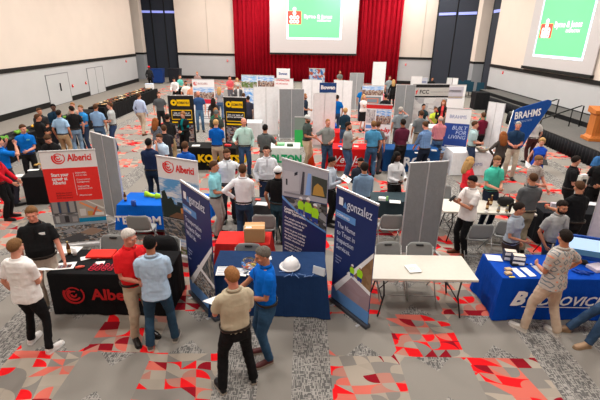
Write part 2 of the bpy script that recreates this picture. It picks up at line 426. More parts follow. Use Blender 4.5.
bm = NB(); box(bm, (13.06, 20.9, ST+.205), (1.27, 17.98, .01)); obj('riser_top', bm, mat((.12, .115, .11), .9, 'fabric'), rs_)
# handrails
def rail(y, lab):
    r = empty('handrail', (11.4, y, ST), 0, lab, 'handrail', None)
    bm = NB(); tube(bm, [(-.9, 0, -.45), (-.9, 0, .25), (-.85, 0, .32), (0.7, 0, .9), (.8, 0, .9), (.8, 0, 0.0)], .028, 8); obj('rail', bm, m_trim, r, True)
    bm = NB(); tube(bm, [(.35, 0, .77), (.35, 0, 0.0)], .024, 8); obj('post', bm, m_trim, r, True)
rail(20.2, 'black metal stair handrail on the stage, the one farther from the podium')
rail(18.3, 'black metal stair handrail on the stage, the one nearer the podium')
# podium
def podium(x, y):
    r = empty('podium', (x, y, ST), math.radians(-8), 'orange-brown wooden podium standing on the stage edge', 'podium')
    mw = mat((.52, .16, .03), .5, 'wood')
    bm = NB(); box(bm, (0, 0, .06), (.78, .66, .12)); bevel(bm, .02); obj('base', bm, mw, r)
    bm = NB(); rings(bm, [[(-w, -d, z), (w, -d, z), (w, d, z), (-w, d, z)] for w, d, z in ((.33, .27, .12), (.28, .23, .2), (.28, .23, .95), (.34, .28, 1.02))]); bd = obj('column', bm, mw, r)
    bm = NB(); box(bm, (0, -.235, .57), (.36, .02, .55)); bevel(bm, .008); obj('panel', bm, mat((.42, .12, .02), .5, 'wood'), bd)
    bm = NB(); rings(bm, [[(-.38, -.3, z0), (.38, -.3, z0), (.38, .3, z0+s), (-.38, .3, z0+s)] for z0, s in ((1.02, 0), (1.14, .1))]); obj('top', bm, mw, r)
    bm = NB(); tube(bm, [(.1, .1, 1.2), (.1, .05, 1.4), (.1, -.08, 1.5)], .008, 6); obj('microphone', bm, m_trim, r)
podium(11.25, 15.75)
# ceiling lights: the lamps that light the hall
m_lamp = mat((1, .97, .92), 4.0, 'emit')
for j, y in enumerate((2.5, 9.5, 16.5, 23.5, 30.5, 37.5)):
    for i, x in enumerate((-9.5, -3.2, 3.2, 9.5)):
        r = empty('ceiling_light', (x, y, 9.18), 0, 'square recessed ceiling light panel above the hall', 'ceiling light', 'ceiling lights of the hall')
        bm = NB(); box(bm, (0, 0, 0), (1.3, 1.3, .06)); obj('frame', bm, m_white, r)
        bm = NB(); box(bm, (0, 0, -.035), (1.15, 1.15, .02)); obj('diffuser', bm, m_lamp, r)
        L = bpy.data.lights.new('area', 'AREA'); L.shape = 'SQUARE'; L.size = 1.1; L.energy = {0: 190, 1: 330}.get(j, 385); L.color = (1, .95, .89)
        lo = bpy.data.objects.new('lamp', L); lo.location = (0, 0, -.07); reg(lo, r)
# ---------------------------------------------------------------- people
SKIN = {'l': (.62, .33, .235), 'r': (.60, .27, .19), 't': (.46, .22, .13), 'd': (.10, .042, .024), 'm': (.28, .125, .07)}
HAIR = {'brown': (.07, .032, .015), 'dark': (.014, .009, .007), 'black': (.006, .005, .005), 'blond': (.42, .25, .10), 'grey': (.34, .31, .28), 'white': (.58, .54, .5), 'auburn': (.22, .07, .02), 'lbrown': (.17, .085, .035), 'ginger': (.27, .12, .045), 'salt': (.13, .115, .10)}
def head_mesh(vox):
    """head about its own centre, face towards -y; chin at -.118, crown at +.118"""
    bm = NB()
    ball(bm, (0, .018, .03), (.074, .092, .086), 20, 14)
    ball(bm, (0, -.012, -.03), (.062, .076, .082), 18, 12)
    ball(bm, (0, -.045, -.082), (.036, .04, .032), 12, 10)          # chin
    ball(bm, (0, -.07, .028), (.052, .018, .014), 14, 8)             # brow
    tube(bm, [(0, -.078, .02), (0, -.096, -.008), (0, -.104, -.022)], [.009, .012, .014], 10)
    ball(bm, (0, -.094, -.026), (.017, .013, .010), 12, 8)           # nostrils
    for s in (-1, 1):
        ball(bm, (s*.04, -.058, -.022), (.024, .022, .022), 12, 8)   # cheek
        ball(bm, (s*.074, .012, -.002), (.010, .020, .031), 10, 8, rot=Matrix.Rotation(s*.3, 3, 'Z'))   # ear
    ball(bm, (0, -.082, -.053), (.024, .012, .007), 12, 8); ball(bm, (0, -.08, -.063), (.020, .012, .007), 12, 8)
    me = remesh(bm, vox, 2)
    b2 = NB(); b2.from_mesh(me)
    for f in b2.faces:
        c = f.calc_center_median()
        f.material_index = 1 if (abs(c.x) < .023 and -.069 < c.z < -.048 and c.y < -.076) else 0
        f.smooth = True
    n0 = len(b2.faces)
    for s in (-1, 1):
        ball(b2, (s*.031, -.070, .006), (.010, .0105, .0048), 12, 8, mi=2)
        ball(b2, (s*.031, -.079, .006), (.0058, .004, .0058), 8, 6, mi=3)
    b2.to_mesh(me); b2.free(); return me
def hand_mesh(curl, vox=None):
    """left hand, wrist at origin, fingers down -z, thumb to -y, palm to -x"""
    bm = NB()
    tube(bm, [(0, 0, .02), (0, 0, -.01), (0, -.002, -.045), (0, 0, -.088)], [(.026, .02), (.028, .021), (.04, .015), (.041, .013)], 12, ref=V((0, 1, 0)))
    for i, (y, L, r) in enumerate(((-.031, .070, .0088), (-.011, .079, .0092), (.010, .073, .0088), (.030, .058, .0078))):
        p = V((0, y, -.082)); d = V((0, y*.5, -1)).normalized(); pts = [p+V((0, 0, .02)), p]; a = 0
        for k, fr in enumerate((.45, .32, .23)):
            a += curl*(.6, 1.0, .7)[k]
            dd = V((-math.sin(a), d.y*math.cos(a), -math.cos(a))); p = p+dd*L*fr; pts.append(p.copy())
        tube(bm, pts, [r, r*1.05, r, r*.92, r*.72], 8)
    a = curl*.5
    tube(bm, [(0, -.015, -.015), (-.004, -.038, -.035), (-.012-.01*a, -.056, -.06), (-.02-.02*a, -.058, -.086)], [.013, .014, .011, .008], 8)
    if vox:
        return remesh(bm, vox, 1)
    me = bpy.data.meshes.new('hand'); bm.to_mesh(me); bm.free(); return me
HEADS = [head_mesh(.0050), head_mesh(.0075), head_mesh(.011)]
HANDS = [(hand_mesh(.35, .0042), hand_mesh(.95, .0042)), (hand_mesh(.35), hand_mesh(.95)), (hand_mesh(.35), hand_mesh(.95))]
def shoe_mesh(kind):
    bm = NB(); sec = ((.045, .022, .05, .0), (.035, .034, .085, .0), (.0, .038, .10, .0), (-.05, .037, .078, 0), (-.11, .043, .055, 0), (-.165, .045, .045, 0), (-.205, .036, .038, 0), (-.225, .016, .028, 0))
    rs = []
    for y, w, h, _ in sec:
        r = []
        for i in range(14):
            t = 2*PI*i/14; c, s = math.cos(t), math.sin(t)
            r.append(V((w*math.copysign(abs(c)**.7, c), y, .018+(h*max(s, 0)**.8 if s > 0 else s*.004))))
        rs.append(r)
    rings(bm, rs)
    rs = [[V((x*1.07, y*1.02-.002, z)) for x in (-w, w)] for z in (0,) for y, w, h, _ in sec]
    out = [(w*1.1, y*1.03) for y, w, h, _ in sec]; loop = [(x, y) for x, y in out]+[(-x, y) for x, y in reversed(out)]
    lo = [bm.verts.new((x, y, 0)) for x, y in loop]; hi = [bm.verts.new((x, y, .026 if kind else .018)) for x, y in loop]
    n = len(loop)
    for i in range(n):
        bm.faces.new((lo[i], lo[(i+1) % n], hi[(i+1) % n], hi[i])).material_index = 1
    bm.faces.new(lo).material_index = 1; bm.faces.new(hi[::-1]).material_index = 1
    bmesh.ops.recalc_face_normals(bm, faces=bm.faces[:]); me = bpy.data.meshes.new('shoe'); bm.to_mesh(me); bm.free()
    me.polygons.foreach_set('use_smooth', [p.material_index == 0 for p in me.polygons]); return me
SHOES = {}
def shoe(kind, c, sole):
    k = (kind, c, sole)
    if k not in SHOES:
        me = shoe_mesh(kind); me.materials.append(mat(c, .5 if kind else .3, 'leather')); me.materials.append(mat(sole, .7)); SHOES[k] = me
    return SHOES[k]
def hair_mesh(style, lod):
    bm = NB(); nu, nv = ((40, 26), (26, 18), (18, 12))[lod]
    R = (.081, .101, .094); c = V((0, .017, .032))
    vol = {'short': 1.0, 'buzz': .965, 'curly': 1.1, 'long': 1.06, 'pony': 1.03, 'bald': .95, 'side': 1.03}[style]
    rows = []
    for i in range(1, nv):
        th = PI*i/nv; r = []
        for j in range(nu):
            ph = 2*PI*j/nu; d = V((math.sin(th)*math.cos(ph), math.sin(th)*math.sin(ph), math.cos(th)))
            front = max(0, -d.y)
            hz = math.hypot(d.x, d.y)+1e-6; bk = max(0, d.y/hz+.1)**.6; low = {'short': -.20, 'buzz': -.15, 'curly': -.35, 'long': -.9, 'pony': -.35, 'bald': -.1, 'side': -.22}[style]-(.62*bk if style != 'long' else 0)
            lim = low+(.98-low)*min(1, max(0, (front-.18)/.62))**.9*.7 if style != 'bald' else low
            if style in ('long', 'pony') and front > .5: lim = max(lim, .38)
            k = vol+.035*noise.noise(d*5+V((vol*9, 0, 0)))+(.05*noise.noise(d*13) if style in ('curly', 'short', 'side') else .015*noise.noise(d*15))
            if style in ('short', 'side') and d.z > .3 and front > .2: k += .08
            k *= 1-.17*min(1, max(0, (lim-d.z)/.14))
            if style == 'bald' and (d.z > .25 or front > .1): k *= .88
            r.append(c+V((d.x*R[0], d.y*R[1], d.z*R[2]))*k)
        rows.append(r)
    rings(bm, rows)
    if style == 'long':
        ln = .34
        for (x, y, w, l) in ((0, .085, .075, ln), (-.06, .05, .04, ln*.95), (.06, .05, .04, ln*.95), (-.078, .0, .022, ln*.7), (.078, .0, .022, ln*.7)):
            tube(bm, [(x, y-.02, .05), (x*1.12, y+.012, -.03), (x*1.15, y+.03, -.12), (x*1.1, y+.045, -.12-l*.4), (x*.9, y+.045, .0-l*.9)], [(w*.8, .04), (w, .045), (w*1.05, .04), (w, .032), (w*.5, .012)], 10)
    if style == 'pony':
        tube(bm, [(0, .10, .06), (.0, .14, .05), (.01, .155, -.02), (.01, .14, -.08), (.01, .13, -.13)], [(.02, .02), (.03, .028), (.034, .028), (.028, .022), (.01, .01)], 10)
    for f in bm.faces: f.smooth = True
    return bm
def P(px, py, h, a, shirt, pants, hair, skin, label, la='down', ra='down', sl='short', kind='fabric', g=0.0, fem=False,
      tuck=True, hs='short', tilt=12, turn=0, lean=0, shoes=((.01, .01, .01), (.02, .02, .02), 0), spread=.11, stride=0.0, beard=None,
      collar=True, badge=None, cap=None, belt=True, jacket=None, skirt=None, lod=None, group=None, seat=False, glasses=False, pk='fabric', dz=0.0, xy=None, perch=False):
    loc = at(px, py, (h if not seat else h-.4)+dz) if xy is None else xy
    s = h/1.75; depth = loc[1]
    tilt = tilt*.6-4
    if lod is None: lod = 0 if depth < 8.2 else (1 if depth < 17 else 2)
    vox = (.0095, .014, .022)[lod]; drop = -.42 if seat else (-.2 if perch else 0.0)
    sc = .90 if fem else .955
    R = Matrix.Rotation(math.radians(lean), 3, 'X'); HIP = V((0, 0, .95))
    def B(p):
        p = V(p); p = HIP+R @ (p-HIP) if p.z > .93 else p
        return p+V((0, 0, drop))
    # --- skeleton
    arms = {}
    for sd, nm in ((1, la), (-1, ra)):
        S = B((sd*.172*sc, .01, 1.375)); pole = V((sd*.5, .5, -.7))
        t = {'down': (sd*.25, -.05, .87), 'front': (sd*.035, -.26, 1.06), 'hold': (sd*.11, -.33, 1.13), 'read': (sd*.12, -.30, 1.2), 'crossed': (-sd*.10, -.20, 1.22),
             'hip': (sd*.20, -.03, 1.02), 'pocket': (sd*.20, -.07, .90), 'phone': (sd*.05, -.31, 1.22), 'reach': (sd*.16, -.45, .98), 'low': (sd*.12, -.36, .93), 'out': (sd*.3, -.34, 1.12),
             'chin': (sd*.02, -.15, 1.46), 'up': (sd*.12, -.22, 1.55), 'back': (sd*.06, .19, .98), 'desk': (sd*.16, -.38, 1.06)}[nm] if isinstance(nm, str) else nm
        T = B(t)
        if nm == 'hip': pole = V((sd, .35, -.1))
        L1, L2 = .285, .262; d = T-S; D = min(d.length, L1+L2-.004); d.normalize(); T = S+d*D
        q = (L1*L1-L2*L2+D*D)/(2*D); hh = math.sqrt(max(0, L1*L1-q*q)); pl = (pole-d*pole.dot(d)).normalized()
        E = S+d*q+pl*hh; arms[sd] = (S, E, T)
    legs = {}
    for sd in (1, -1):
        if seat: legs[sd] = (V((sd*.09, 0, .53)), V((sd*.13, -.42, .54)), V((sd*.13, -.40, .09)))
        else:
            Hh = V((sd*.088, 0, .92+drop)); A = V((sd*spread, -sd*stride*.5-(.56 if perch else 0), .085)); d = A-Hh; D = min(d.length, .858); L1, L2 = .43, .43
            q = D/2; hh = math.sqrt(max(0, L1*L1-q*q)); pl = V((sd*.1, -1, 0)); dn = d.normalized(); pl = (pl-dn*pl.dot(dn)).normalized()
            legs[sd] = (Hh, Hh+dn*q+pl*min(hh, .12), A)
    # --- body
    if fem: T = [(.88, .165, .12, 0), (.98, .17, .12, 0), (1.1, .128, .098, 0), (1.2, .135, .105, -.005), (1.29, .15, .13, -.02), (1.38, .15, .105, 0), (1.44, .13, .08, .005), (1.48, .06, .055, .01)]
    else: T = [(.88, .162, .115, 0), (.98, .16, .112, 0), (1.1, .152, .105, 0), (1.22, .168, .112, 0), (1.32, .176, .118, -.005), (1.39, .168, .105, 0), (1.445, .125, .082, .008), (1.49, .062, .058, .01)]
    T = [(z_, rx_*.955, ry_, yo_) for z_, rx_, ry_, yo_ in T]
    def gir(z): return g*max(0, 1-abs(z-1.1)/.26)
    def torso(bm, off, z0, z1, flare=0.0, n=22):
        rs = []; zs = [z0]+[t[0] for t in T if z0+.02 < t[0] < z1-.01]+[z1]
        for z in zs:
            for k in range(len(T)-1):
                if T[k][0] <= z <= T[k+1][0] or k == len(T)-2 or z < T[0][0]:
                    u = 0 if z < T[0][0] else min(1, (z-T[k][0])/(T[k+1][0]-T[k][0])); rx, ry, yo = [T[k][i]*(1-u)+T[k+1][i]*u for i in (1, 2, 3)]; break
            gg = gir(z); rx += .05*gg+off; ry += .06*gg+off; yo -= .05*gg
            fl = flare*max(0, (1.08-z)/.25); c = V((0, yo, z))
            rs.append([B(p) for p in ering(c, V((rx+fl, 0, 0)), V((0, ry+fl, 0)), n, 2.4)])
        rings(bm, rs)
    bm = NB(); torso(bm, -.016, .86, 1.47)
    nk = B((0, .012, 1.44)); hc = B((0, -.012, 1.632)); tube(bm, [nk, B((0, .012, 1.5)), B((0, .0, 1.585))], [.058, .057 if not fem else .046, .054 if not fem else .044], 12)
    aw = .82 if fem else 1.0
    for sd in (1, -1):
        S, E, W = arms[sd]; ball(bm, S, .044*aw)
        tube(bm, [S, S.lerp(E, .45), E, E.lerp(W, .3), W], [.050*aw, .045*aw, .036*aw, .038*aw, .024*aw], 10); ball(bm, E, .036*aw, 10, 8)
        Hh, K, A = legs[sd]
        tube(bm, [Hh, Hh.lerp(K, .4), K, K.lerp(A, .35), A, A-V((0, 0, .05))], [.07, .065, .042, .042, .034, .034], 10); ball(bm, K, .042, 10, 8)
    body = remesh(bm, max(vox, .011), 1)
    b2 = NB(); b2.from_mesh(body)
    HR = R @ Matrix.Rotation(math.radians(turn), 3, 'Z') @ Matrix.Rotation(math.radians(tilt), 3, 'X')
    def headp(): 
        piv = B((0, .004, 1.546)); return Matrix.Translation(piv) @ HR.to_4x4() @ Matrix.Translation(V((0, -.008, .07)))
    HM = headp()
    cr = HM @ V((0, .015, .118))
    if xy is None:
        az = math.radians(a); e = at(px, py, cr.z*s+dz); loc = (e[0]-s*(math.cos(az)*cr.x-math.sin(az)*cr.y), e[1]-s*(math.sin(az)*cr.x+math.cos(az)*cr.y))
    b3 = NB(); b3.from_mesh(HEADS[lod]); bmesh.ops.transform(b3, matrix=HM, verts=b3.verts[:])
    tm = bpy.data.meshes.new('x'); b3.to_mesh(tm); b3.free(); b2.from_mesh(tm); bpy.data.meshes.remove(tm)
    for sd in (1, -1):
        S, E, W = arms[sd]; d = (W-E).normalized(); nm = la if sd == 1 else ra
        curl = 0 if nm in ('down', 'crossed', 'desk', 'low') else 1
        hv = V((0, -.6, .8)); 
        if nm in ('front', 'crossed', 'pocket', 'hip'): hv = V((0, -.4, .9)) if abs(d.z) < .8 else V((0, -1, 0))
        th = (hv-d*hv.dot(d)).normalized(); y = -th; z = -d; x = y.cross(z)
        Mx = Matrix((x, y, z)).transposed().to_4x4()
        sc2 = Matrix.Diagonal((1 if sd == 1 else -1, 1, 1, 1))*1.0; sc2[3][3] = 1
        if sd == -1:
            sc2 = Matrix.Diagonal((-1, 1, 1, 1))
        k = .95 if not fem else .86
        Mh = Matrix.Translation(W) @ Mx @ sc2 @ Matrix.Diagonal((k, k, k, 1))
        b3 = NB(); b3.from_mesh(HANDS[lod][curl]); bmesh.ops.transform(b3, matrix=Mh, verts=b3.verts[:])
        if sd == -1: bmesh.ops.reverse_faces(b3, faces=b3.faces[:])
        tm = bpy.data.meshes.new('x'); b3.to_mesh(tm); b3.free(); b2.from_mesh(tm); bpy.data.meshes.remove(tm)
    b2.to_mesh(body); b2.free()
    sk = SKIN[skin]; hcol = HAIR.get(hair, HAIR['brown'])
    root = obj('person', body, [mat(sk, .5, 'skin'), mat((sk[0]*.75, sk[1]*.55, sk[2]*.5), .45, 'lips'), mat((.42, .38, .35), .4, 'eyewhite'), mat((.02, .015, .01), .2, 'iris')], None, True, (loc[0], loc[1], dz), math.radians(a))
    root.scale = (s, s, s); tag(root, label, 'person', group)
    # --- hair, beard, cap
    if cap is None or hs in ('long', 'pony'):
        hm = hair_mesh(hs, lod); bmesh.ops.transform(hm, matrix=HM, verts=hm.verts[:]); ho = obj('hair', hm, mat(hcol, .5, 'hair'), root, True)
    else:
        hm = hair_mesh('buzz', lod); bmesh.ops.transform(hm, matrix=HM, verts=hm.verts[:]); obj('hair', hm, mat(hcol, .5, 'hair'), root, True)
    if lod < 2:
        for sd in (-1, 1):
            bm = NB(); tube(bm, [(sd*.014, -.087, .026), (sd*.032, -.086, .031), (sd*.05, -.074, .026)], [.0028, .0032, .002], 5); bmesh.ops.transform(bm, matrix=HM, verts=bm.verts[:]); obj('eyebrow', bm, mat(hcol, .5, 'hair'), root, True)
    if beard:
        bm = NB(); ball(bm, (0, -.028, -.07), (.058, .062, .048), 18, 12); tube(bm, [(-.03, -.09, -.06), (-.02, -.098, -.043), (0, -.101, -.041), (.02, -.098, -.043), (.03, -.09, -.06)], .006, 6)
        for sd in (-1, 1): tube(bm, [(sd*.07, -.005, .01), (sd*.066, -.01, -.03), (sd*.052, -.02, -.07)], [.008, .012, .02], 8)
        bmesh.ops.transform(bm, matrix=HM @ Matrix.Translation((0, .002, -.006)), verts=bm.verts[:]); obj('beard', bm, mat(HAIR[beard], .6, 'hair'), root, True)
    if cap:
        bm = NB(); rows = []
        for i in range(7):
            th = (PI/2)*(1-i/7)*1.06+.02
            rows.append([V((0, .016, .03))+V((math.sin(th)*.088*math.cos(p), math.sin(th)*.107*math.sin(p), math.cos(th)*.1)) for p in [2*PI*j/20 for j in range(20)]])
        rings(bm, rows); bmesh.ops.transform(bm, matrix=HM, verts=bm.verts[:]); co = obj('cap', bm, mat(cap, .8, 'fabric'), root, True)
        bm = NB(); fr = []
        for t in (0, 1):
            fr.append([V((.075*math.sin(q)*(1-.12*t), -.07*math.cos(q)*(1+.9*t)+.0, .035-.018*t+(-.012*abs(math.sin(q))))) for q in [(-1.1+2.2*j/10) for j in range(11)]])
        rings(bm, [fr[0]+[p+V((0, 0, .006)) for p in fr[0][::-1]], fr[1]+[p+V((0, 0, .006)) for p in fr[1][::-1]]]); bmesh.ops.transform(bm, matrix=HM, verts=bm.verts[:])
        obj('cap_brim', bm, mat(cap, .8, 'fabric'), co, True)
    if glasses:
        bm = NB()
        for sd in (-1, 1):
            pts = [(sd*.031+.022*math.cos(q), -.098, .004+.016*math.sin(q)) for q in [2*PI*j/12 for j in range(13)]]; tube(bm, pts, .002, 5); tube(bm, [(sd*.053, -.097, .008), (sd*.08, 0, .008)], .002, 5)
        bmesh.ops.transform(bm, matrix=HM, verts=bm.verts[:]); obj('glasses', bm, m_trim, root)
    # --- shirt
    def wrinkle(me, amp, zlo=-9):
        if lod == 2: return me
        o = V((px*.7, py*.3, 0)); N = len(me.vertices); co_ = [0.0]*(3*N); no_ = [0.0]*(3*N)
        me.vertices.foreach_get('co', co_); me.vertices.foreach_get('normal', no_)
        for i in range(N):
            x, y, z = co_[3*i:3*i+3]; n = noise.noise(V((x*9, y*9, z*6))+o)+.5*noise.noise(V((x*18, y*18, z*20))+o)
            k = n*amp+max(0, .35-abs(noise.noise(V((x*5, y*5, z*13))+o))*2.2)*amp*.8
            co_[3*i] += no_[3*i]*k; co_[3*i+1] += no_[3*i+1]*k; co_[3*i+2] += no_[3*i+2]*k
        me.vertices.foreach_set('co', co_); me.update()
        return me
    def top(off, z0, sleeve, flare):
        bm = NB(); torso(bm, off, z0, 1.452, flare)
        tube(bm, [B((0, .008, 1.40)), B((0, .01, 1.45)), B((0, .012, 1.488))], [(.15, .085), (.10, .075), (.066, .062)], 18, ref=V((1, 0, 0)))
        for sd in (1, -1):
            S, E, W = arms[sd]; ball(bm, S-V((sd*.010, 0, .004)), (.060+off*.5)*aw, 14, 10)
            if sleeve == 'none': continue
            if sleeve == 'short':
                e = S.lerp(E, .72); tube(bm, [S, S.lerp(e, .5), e], [(.060+off*.5)*aw, (.062+off*.4)*aw, (.064+off*.3)*aw], 12)
            else:
                w0 = E.lerp(W, .97 if sleeve == 'long' else .45)
                tube(bm, [S, S.lerp(E, .5), E, E.lerp(W, .4), w0], [(.058+off*.5)*aw, (.056+off*.3)*aw, (.050+off*.3)*aw, (.046+off*.3)*aw, (.036+off*.2)*aw], 12); ball(bm, E, (.050+off*.3)*aw, 12, 8)
        return wrinkle(remesh(bm, vox, 1), .009)
    z0 = .93 if (tuck or skirt) else .84
    sh = obj('shirt', top(.012 if tuck else .018, z0, sl, .0 if tuck else .022), mat(shirt, .85, kind), root, True)
    if lod < 2 and collar:
        bm = NB(); n = 18; rs = []
        for r_, z in ((.062, 1.47), (.061, 1.498), (.067, 1.500), (.088, 1.468)):
            rs.append([B((r_*1.05*math.sin(q), .012-r_*.95*math.cos(q), z-.018*max(0, math.cos(q)))) for q in [(.22+(2*PI-.44)*j/n) for j in range(n+1)]])
        vs = [[bm.verts.new(p) for p in r] for r in rs]
        for i in range(4):
            for j in range(n): bm.faces.new((vs[i][j], vs[i][j+1], vs[(i+1) % 4][j+1], vs[(i+1) % 4][j]))
        obj('collar', bm, mat(tuple(min(1, x*.9) for x in shirt), .85, kind if kind == 'fabric' else 'fabric'), sh, True)
        bm = NB(); box(bm, B((0, -.137-.09*g*.3, 1.37)), (.028, .008, .17), R); pl = obj('placket', bm, mat(tuple(min(1, x*.85) for x in shirt), .85, 'fabric'), sh)
    if badge:
        bm = NB(); c = B((.085, -.128-.006, 1.34)); box(bm, c, (.075, .012, .035), R); obj('name_badge', bm, mat(badge, .6), sh)
    if jacket:
        bm = NB(); me = top(.03, .84, 'long', .015); b4 = NB(); b4.from_mesh(me)
        dl = [f for f in b4.faces if f.calc_center_median().y < -.04 and abs(f.calc_center_median().x) < .05+.0*f.calc_center_median().z and f.calc_center_median().z > .8]
        bmesh.ops.delete(b4, geom=dl, context='FACES'); b4.to_mesh(me); b4.free(); obj('jacket', me, mat(jacket, .85, 'fabric'), root, True); bm.free()
    # --- trousers or skirt
    bm = NB(); off = .012
    if seat: ball(bm, (0, .02, .56), (.17, .13, .1), 16, 12)
    else:
        hw = .172 if fem else .168
        rs = [ering(V((0, -.01*g, z+drop)), V((rx+.04*g*(z > .95), 0, 0)), V((0, ry+.04*g*(z > .95), 0)), 20, 2.4) for z, rx, ry in ((.80, hw-.006, .118), (.88, hw+.006, .128), (.98, hw-.008, .120), (1.0, hw-.012, .116))]
        rings(bm, rs)
    if skirt:
        rs = [ering(V((0, 0, z)), V((rx, 0, 0)), V((0, ry, 0)), 20) for z, rx, ry in ((.9, .17, .13), (.6, .2, .165), (skirt, .215, .185))]; rings(bm, rs)
    else:
        for sd in (1, -1):
            Hh, K, A = legs[sd]; Hh = Hh+V((-sd*.004, 0, -.02)); wf = 1.0 if pk != 'slim' else .85
            tube(bm, [Hh, Hh.lerp(K, .4), K, K.lerp(A, .45), A+V((0, .005, -.015))], [(.092, .112), (.088, .1), .069*wf, .064*wf, .06*wf], 14, ref=V((1, 0, 0))); ball(bm, K, .069*wf, 12, 8)
    tr = obj('skirt' if skirt else 'trousers', wrinkle(remesh(bm, vox, 1), .010), mat(pants, .85, 'denim' if pk == 'denim' else 'fabric'), root, True)
    if belt and tuck and lod < 2 and not skirt and not seat:
        bm = NB(); hw = .168 if not fem else .17
        a0 = [ering(V((0, -.01*g, z+drop)), V((hw+k+.04*g, 0, 0)), V((0, .120+k+.04*g, 0)), 24, 2.4) for z, k in ((.953, .004), (.953, .0145), (.986, .0145), (.986, .004))]
        rings(bm, a0, closed=True); bl = obj('belt', bm, mat((.02, .012, .008), .4), root, True)
    for sd in (1, -1):
        A = legs[sd][2]; o = bpy.data.objects.new('shoe', shoe(shoes[2], shoes[0], shoes[1])); o.location = (A.x, A.y+.01, 0); o.rotation_euler = (0, 0, sd*.18); reg(o, root)
    return root
def held(name, root, local, size, rot, m, label, cat, group=None):
    """a thing held in a person's hands, placed where the hands are"""
    s = root.scale[0]; az = root.rotation_euler[2]
    p = Matrix.Rotation(az, 3, 'Z') @ (V(local)*s)+root.location
    bm = NB(); box(bm, (0, 0, 0), size); bevel(bm, min(size)*.3, 1)
    o = obj(name, bm, m); o.location = p; o.rotation_euler = (Matrix.Rotation(az, 3, 'Z') @ Euler(rot).to_matrix()).to_euler()
    tag(o, label, cat, group); return o
# ---------------------------------------------------------------- tables
def cloth_mesh(L, D, H=.75, drop=.74, seed=0, flare=.05):
    bm = NB(); n = 40; per = []
    def side(a, b, k):
        for i in range(k): per.append((V(a).lerp(V(b), i/k), None))
    hl, hd = L/2+.006, D/2+.006
    kx, ky = max(8, int(L/.035)), max(6, int(D/.035))
    side((-hl, -hd), (hl, -hd), kx); side((hl, -hd), (hl, hd), ky); side((hl, hd), (-hl, hd), kx); side((-hl, hd), (-hl, -hd), ky)
    rs = []
    for z, k in ((H+.006, -.012), (H+.004, 0), (H-.02, .004), (H-drop*.5, .5), (H-drop*.8, .8), (H-drop+.004, 1.0)):
        r = []
        for i, (p, _) in enumerate(per):
            cx = abs(p.x)/hl; cy = abs(p.y)/hd; corner = (cx*cy)**6
            nx = math.copysign(cx**30, p.x); ny = math.copysign(cy**30, p.y); nn = V((nx, ny)); nn = nn.normalized() if nn.length > 0 else V((0, 0))
            if k <= 0.01: q = p+nn*k
            else:
                w = noise.noise(V((p.x*5+seed, p.y*5, 0)))*.025+noise.noise(V((p.x*14+seed, p.y*14, 2)))*.012
                q = p+nn*(flare*k*.5+w*k+.09*corner*k*(flare > .03))
            r.append(V((q.x, q.y, z)))
        rs.append(r)
    rings(bm, rs, False, True)
    bm.faces.ensure_lookup_table()
    me_f = [f for f in bm.faces if len(f.verts) > 4]
    bmesh.ops.delete(bm, geom=me_f, context='FACES')
    # top
    b2 = rs[0]; vs = [bm.verts.new(p+V((0, 0, 0))) for p in b2]; bm.faces.new(vs)
    bmesh.ops.remove_doubles(bm, verts=bm.verts[:], dist=.0005)
    return bm
def folding_table(x, y, rz, label, L=1.83, D=.76, H=.74, c=(.60, .57, .50), legc=(.03, .03, .032), name='folding_table', group=None, simple=False):
    r = empty(name, (x, y, 0), rz, label, 'table', group)
    bm = NB(); box(bm, (0, 0, H-.02), (L, D, .04)); bevel(bm, .012); obj('tabletop', bm, mat(c, .5), r)
    if simple: z1 = H-.04
    for sx in (-1, 1):
        xx = sx*(L/2-.22)
        for sy in (-1, 1):
            bm = NB(); tube(bm, [(xx, sy*(D/2-.09), H-.04), (xx-sx*.03, sy*(D/2-.07), .4), (xx+sx*.05, sy*(D/2-.04), .012)], .014, 8); obj('leg', bm, mat(legc, .4), r, True)
        if not simple:
            bm = NB(); tube(bm, [(xx-sx*.01, -D/2+.07, .3), (xx-sx*.01, D/2-.07, .3)], .011, 8); obj('crossbar', bm, mat(legc, .4), r, True); bm = NB(); tube(bm, [(xx, 0, .3), (xx-sx*.35, 0, H-.05)], .009, 6); obj('brace', bm, mat(legc, .4), r, True)
    return r
def draped(x, y, rz, c, tl, cl, L=1.83, D=.76, drop=.735, seed=0, flare=.05, group=None):
    folding_table(x, y, rz, tl, L, D, simple=True)
    o = obj('tablecloth', cloth_mesh(L, D, .745, drop, seed, flare), mat(c, .85, 'fabric'), None, False, (x, y, 0), rz)
    tag(o, cl, 'tablecloth'); return o
T = {}
UND = {'alb': 'black cloth with the red swirl logo', 'navy': 'navy cloth with the hard hat', 'blue': 'royal blue cloth at the right', 'com': 'sky blue cloth at the left', 'blk': 'plain black cloth behind the red and white banner',
 'arco': 'dark blue cloth with large white letters', 'white': 'white cloth with the wide bowl', 'red': 'red cloth with white script lettering', 'colton': 'white cloth with large green letters', 'kom': 'black cloth with yellow lettering',
 'slate': 'dark slate cloth behind the centre right banner', 'grey': 'dark grey cloth among the men in white shirts', 'redlow': 'coral red cloth with the cardboard box', 'blkr': 'black cloth with the round red and white emblem',
 'blkl': 'black cloth with the green salads', 'buf': 'black cloth heaped with boxed meals', 'wht2': 'small red cloth behind the bearded man', 'blu3': 'blue cloth by the woman in the white top', 'fcc': 'pale cloth before the wide display', 'kom2': 'pale grey cloth behind the royal blue shirt'}
def tb(key, x, y, deg, c, desc, what, **k):
    T[key] = draped(x, y, math.radians(deg), c, 'folding table under the '+UND[key], desc, **k)
    T[key]['w'] = 1; del T[key]['w']; return T[key]
a1 = tb('alb', -2.93, 5.86, 0, (.006, .006, .007), 'black tablecloth with a red swirl logo in front of the red and white standing banner', '', flare=.02)
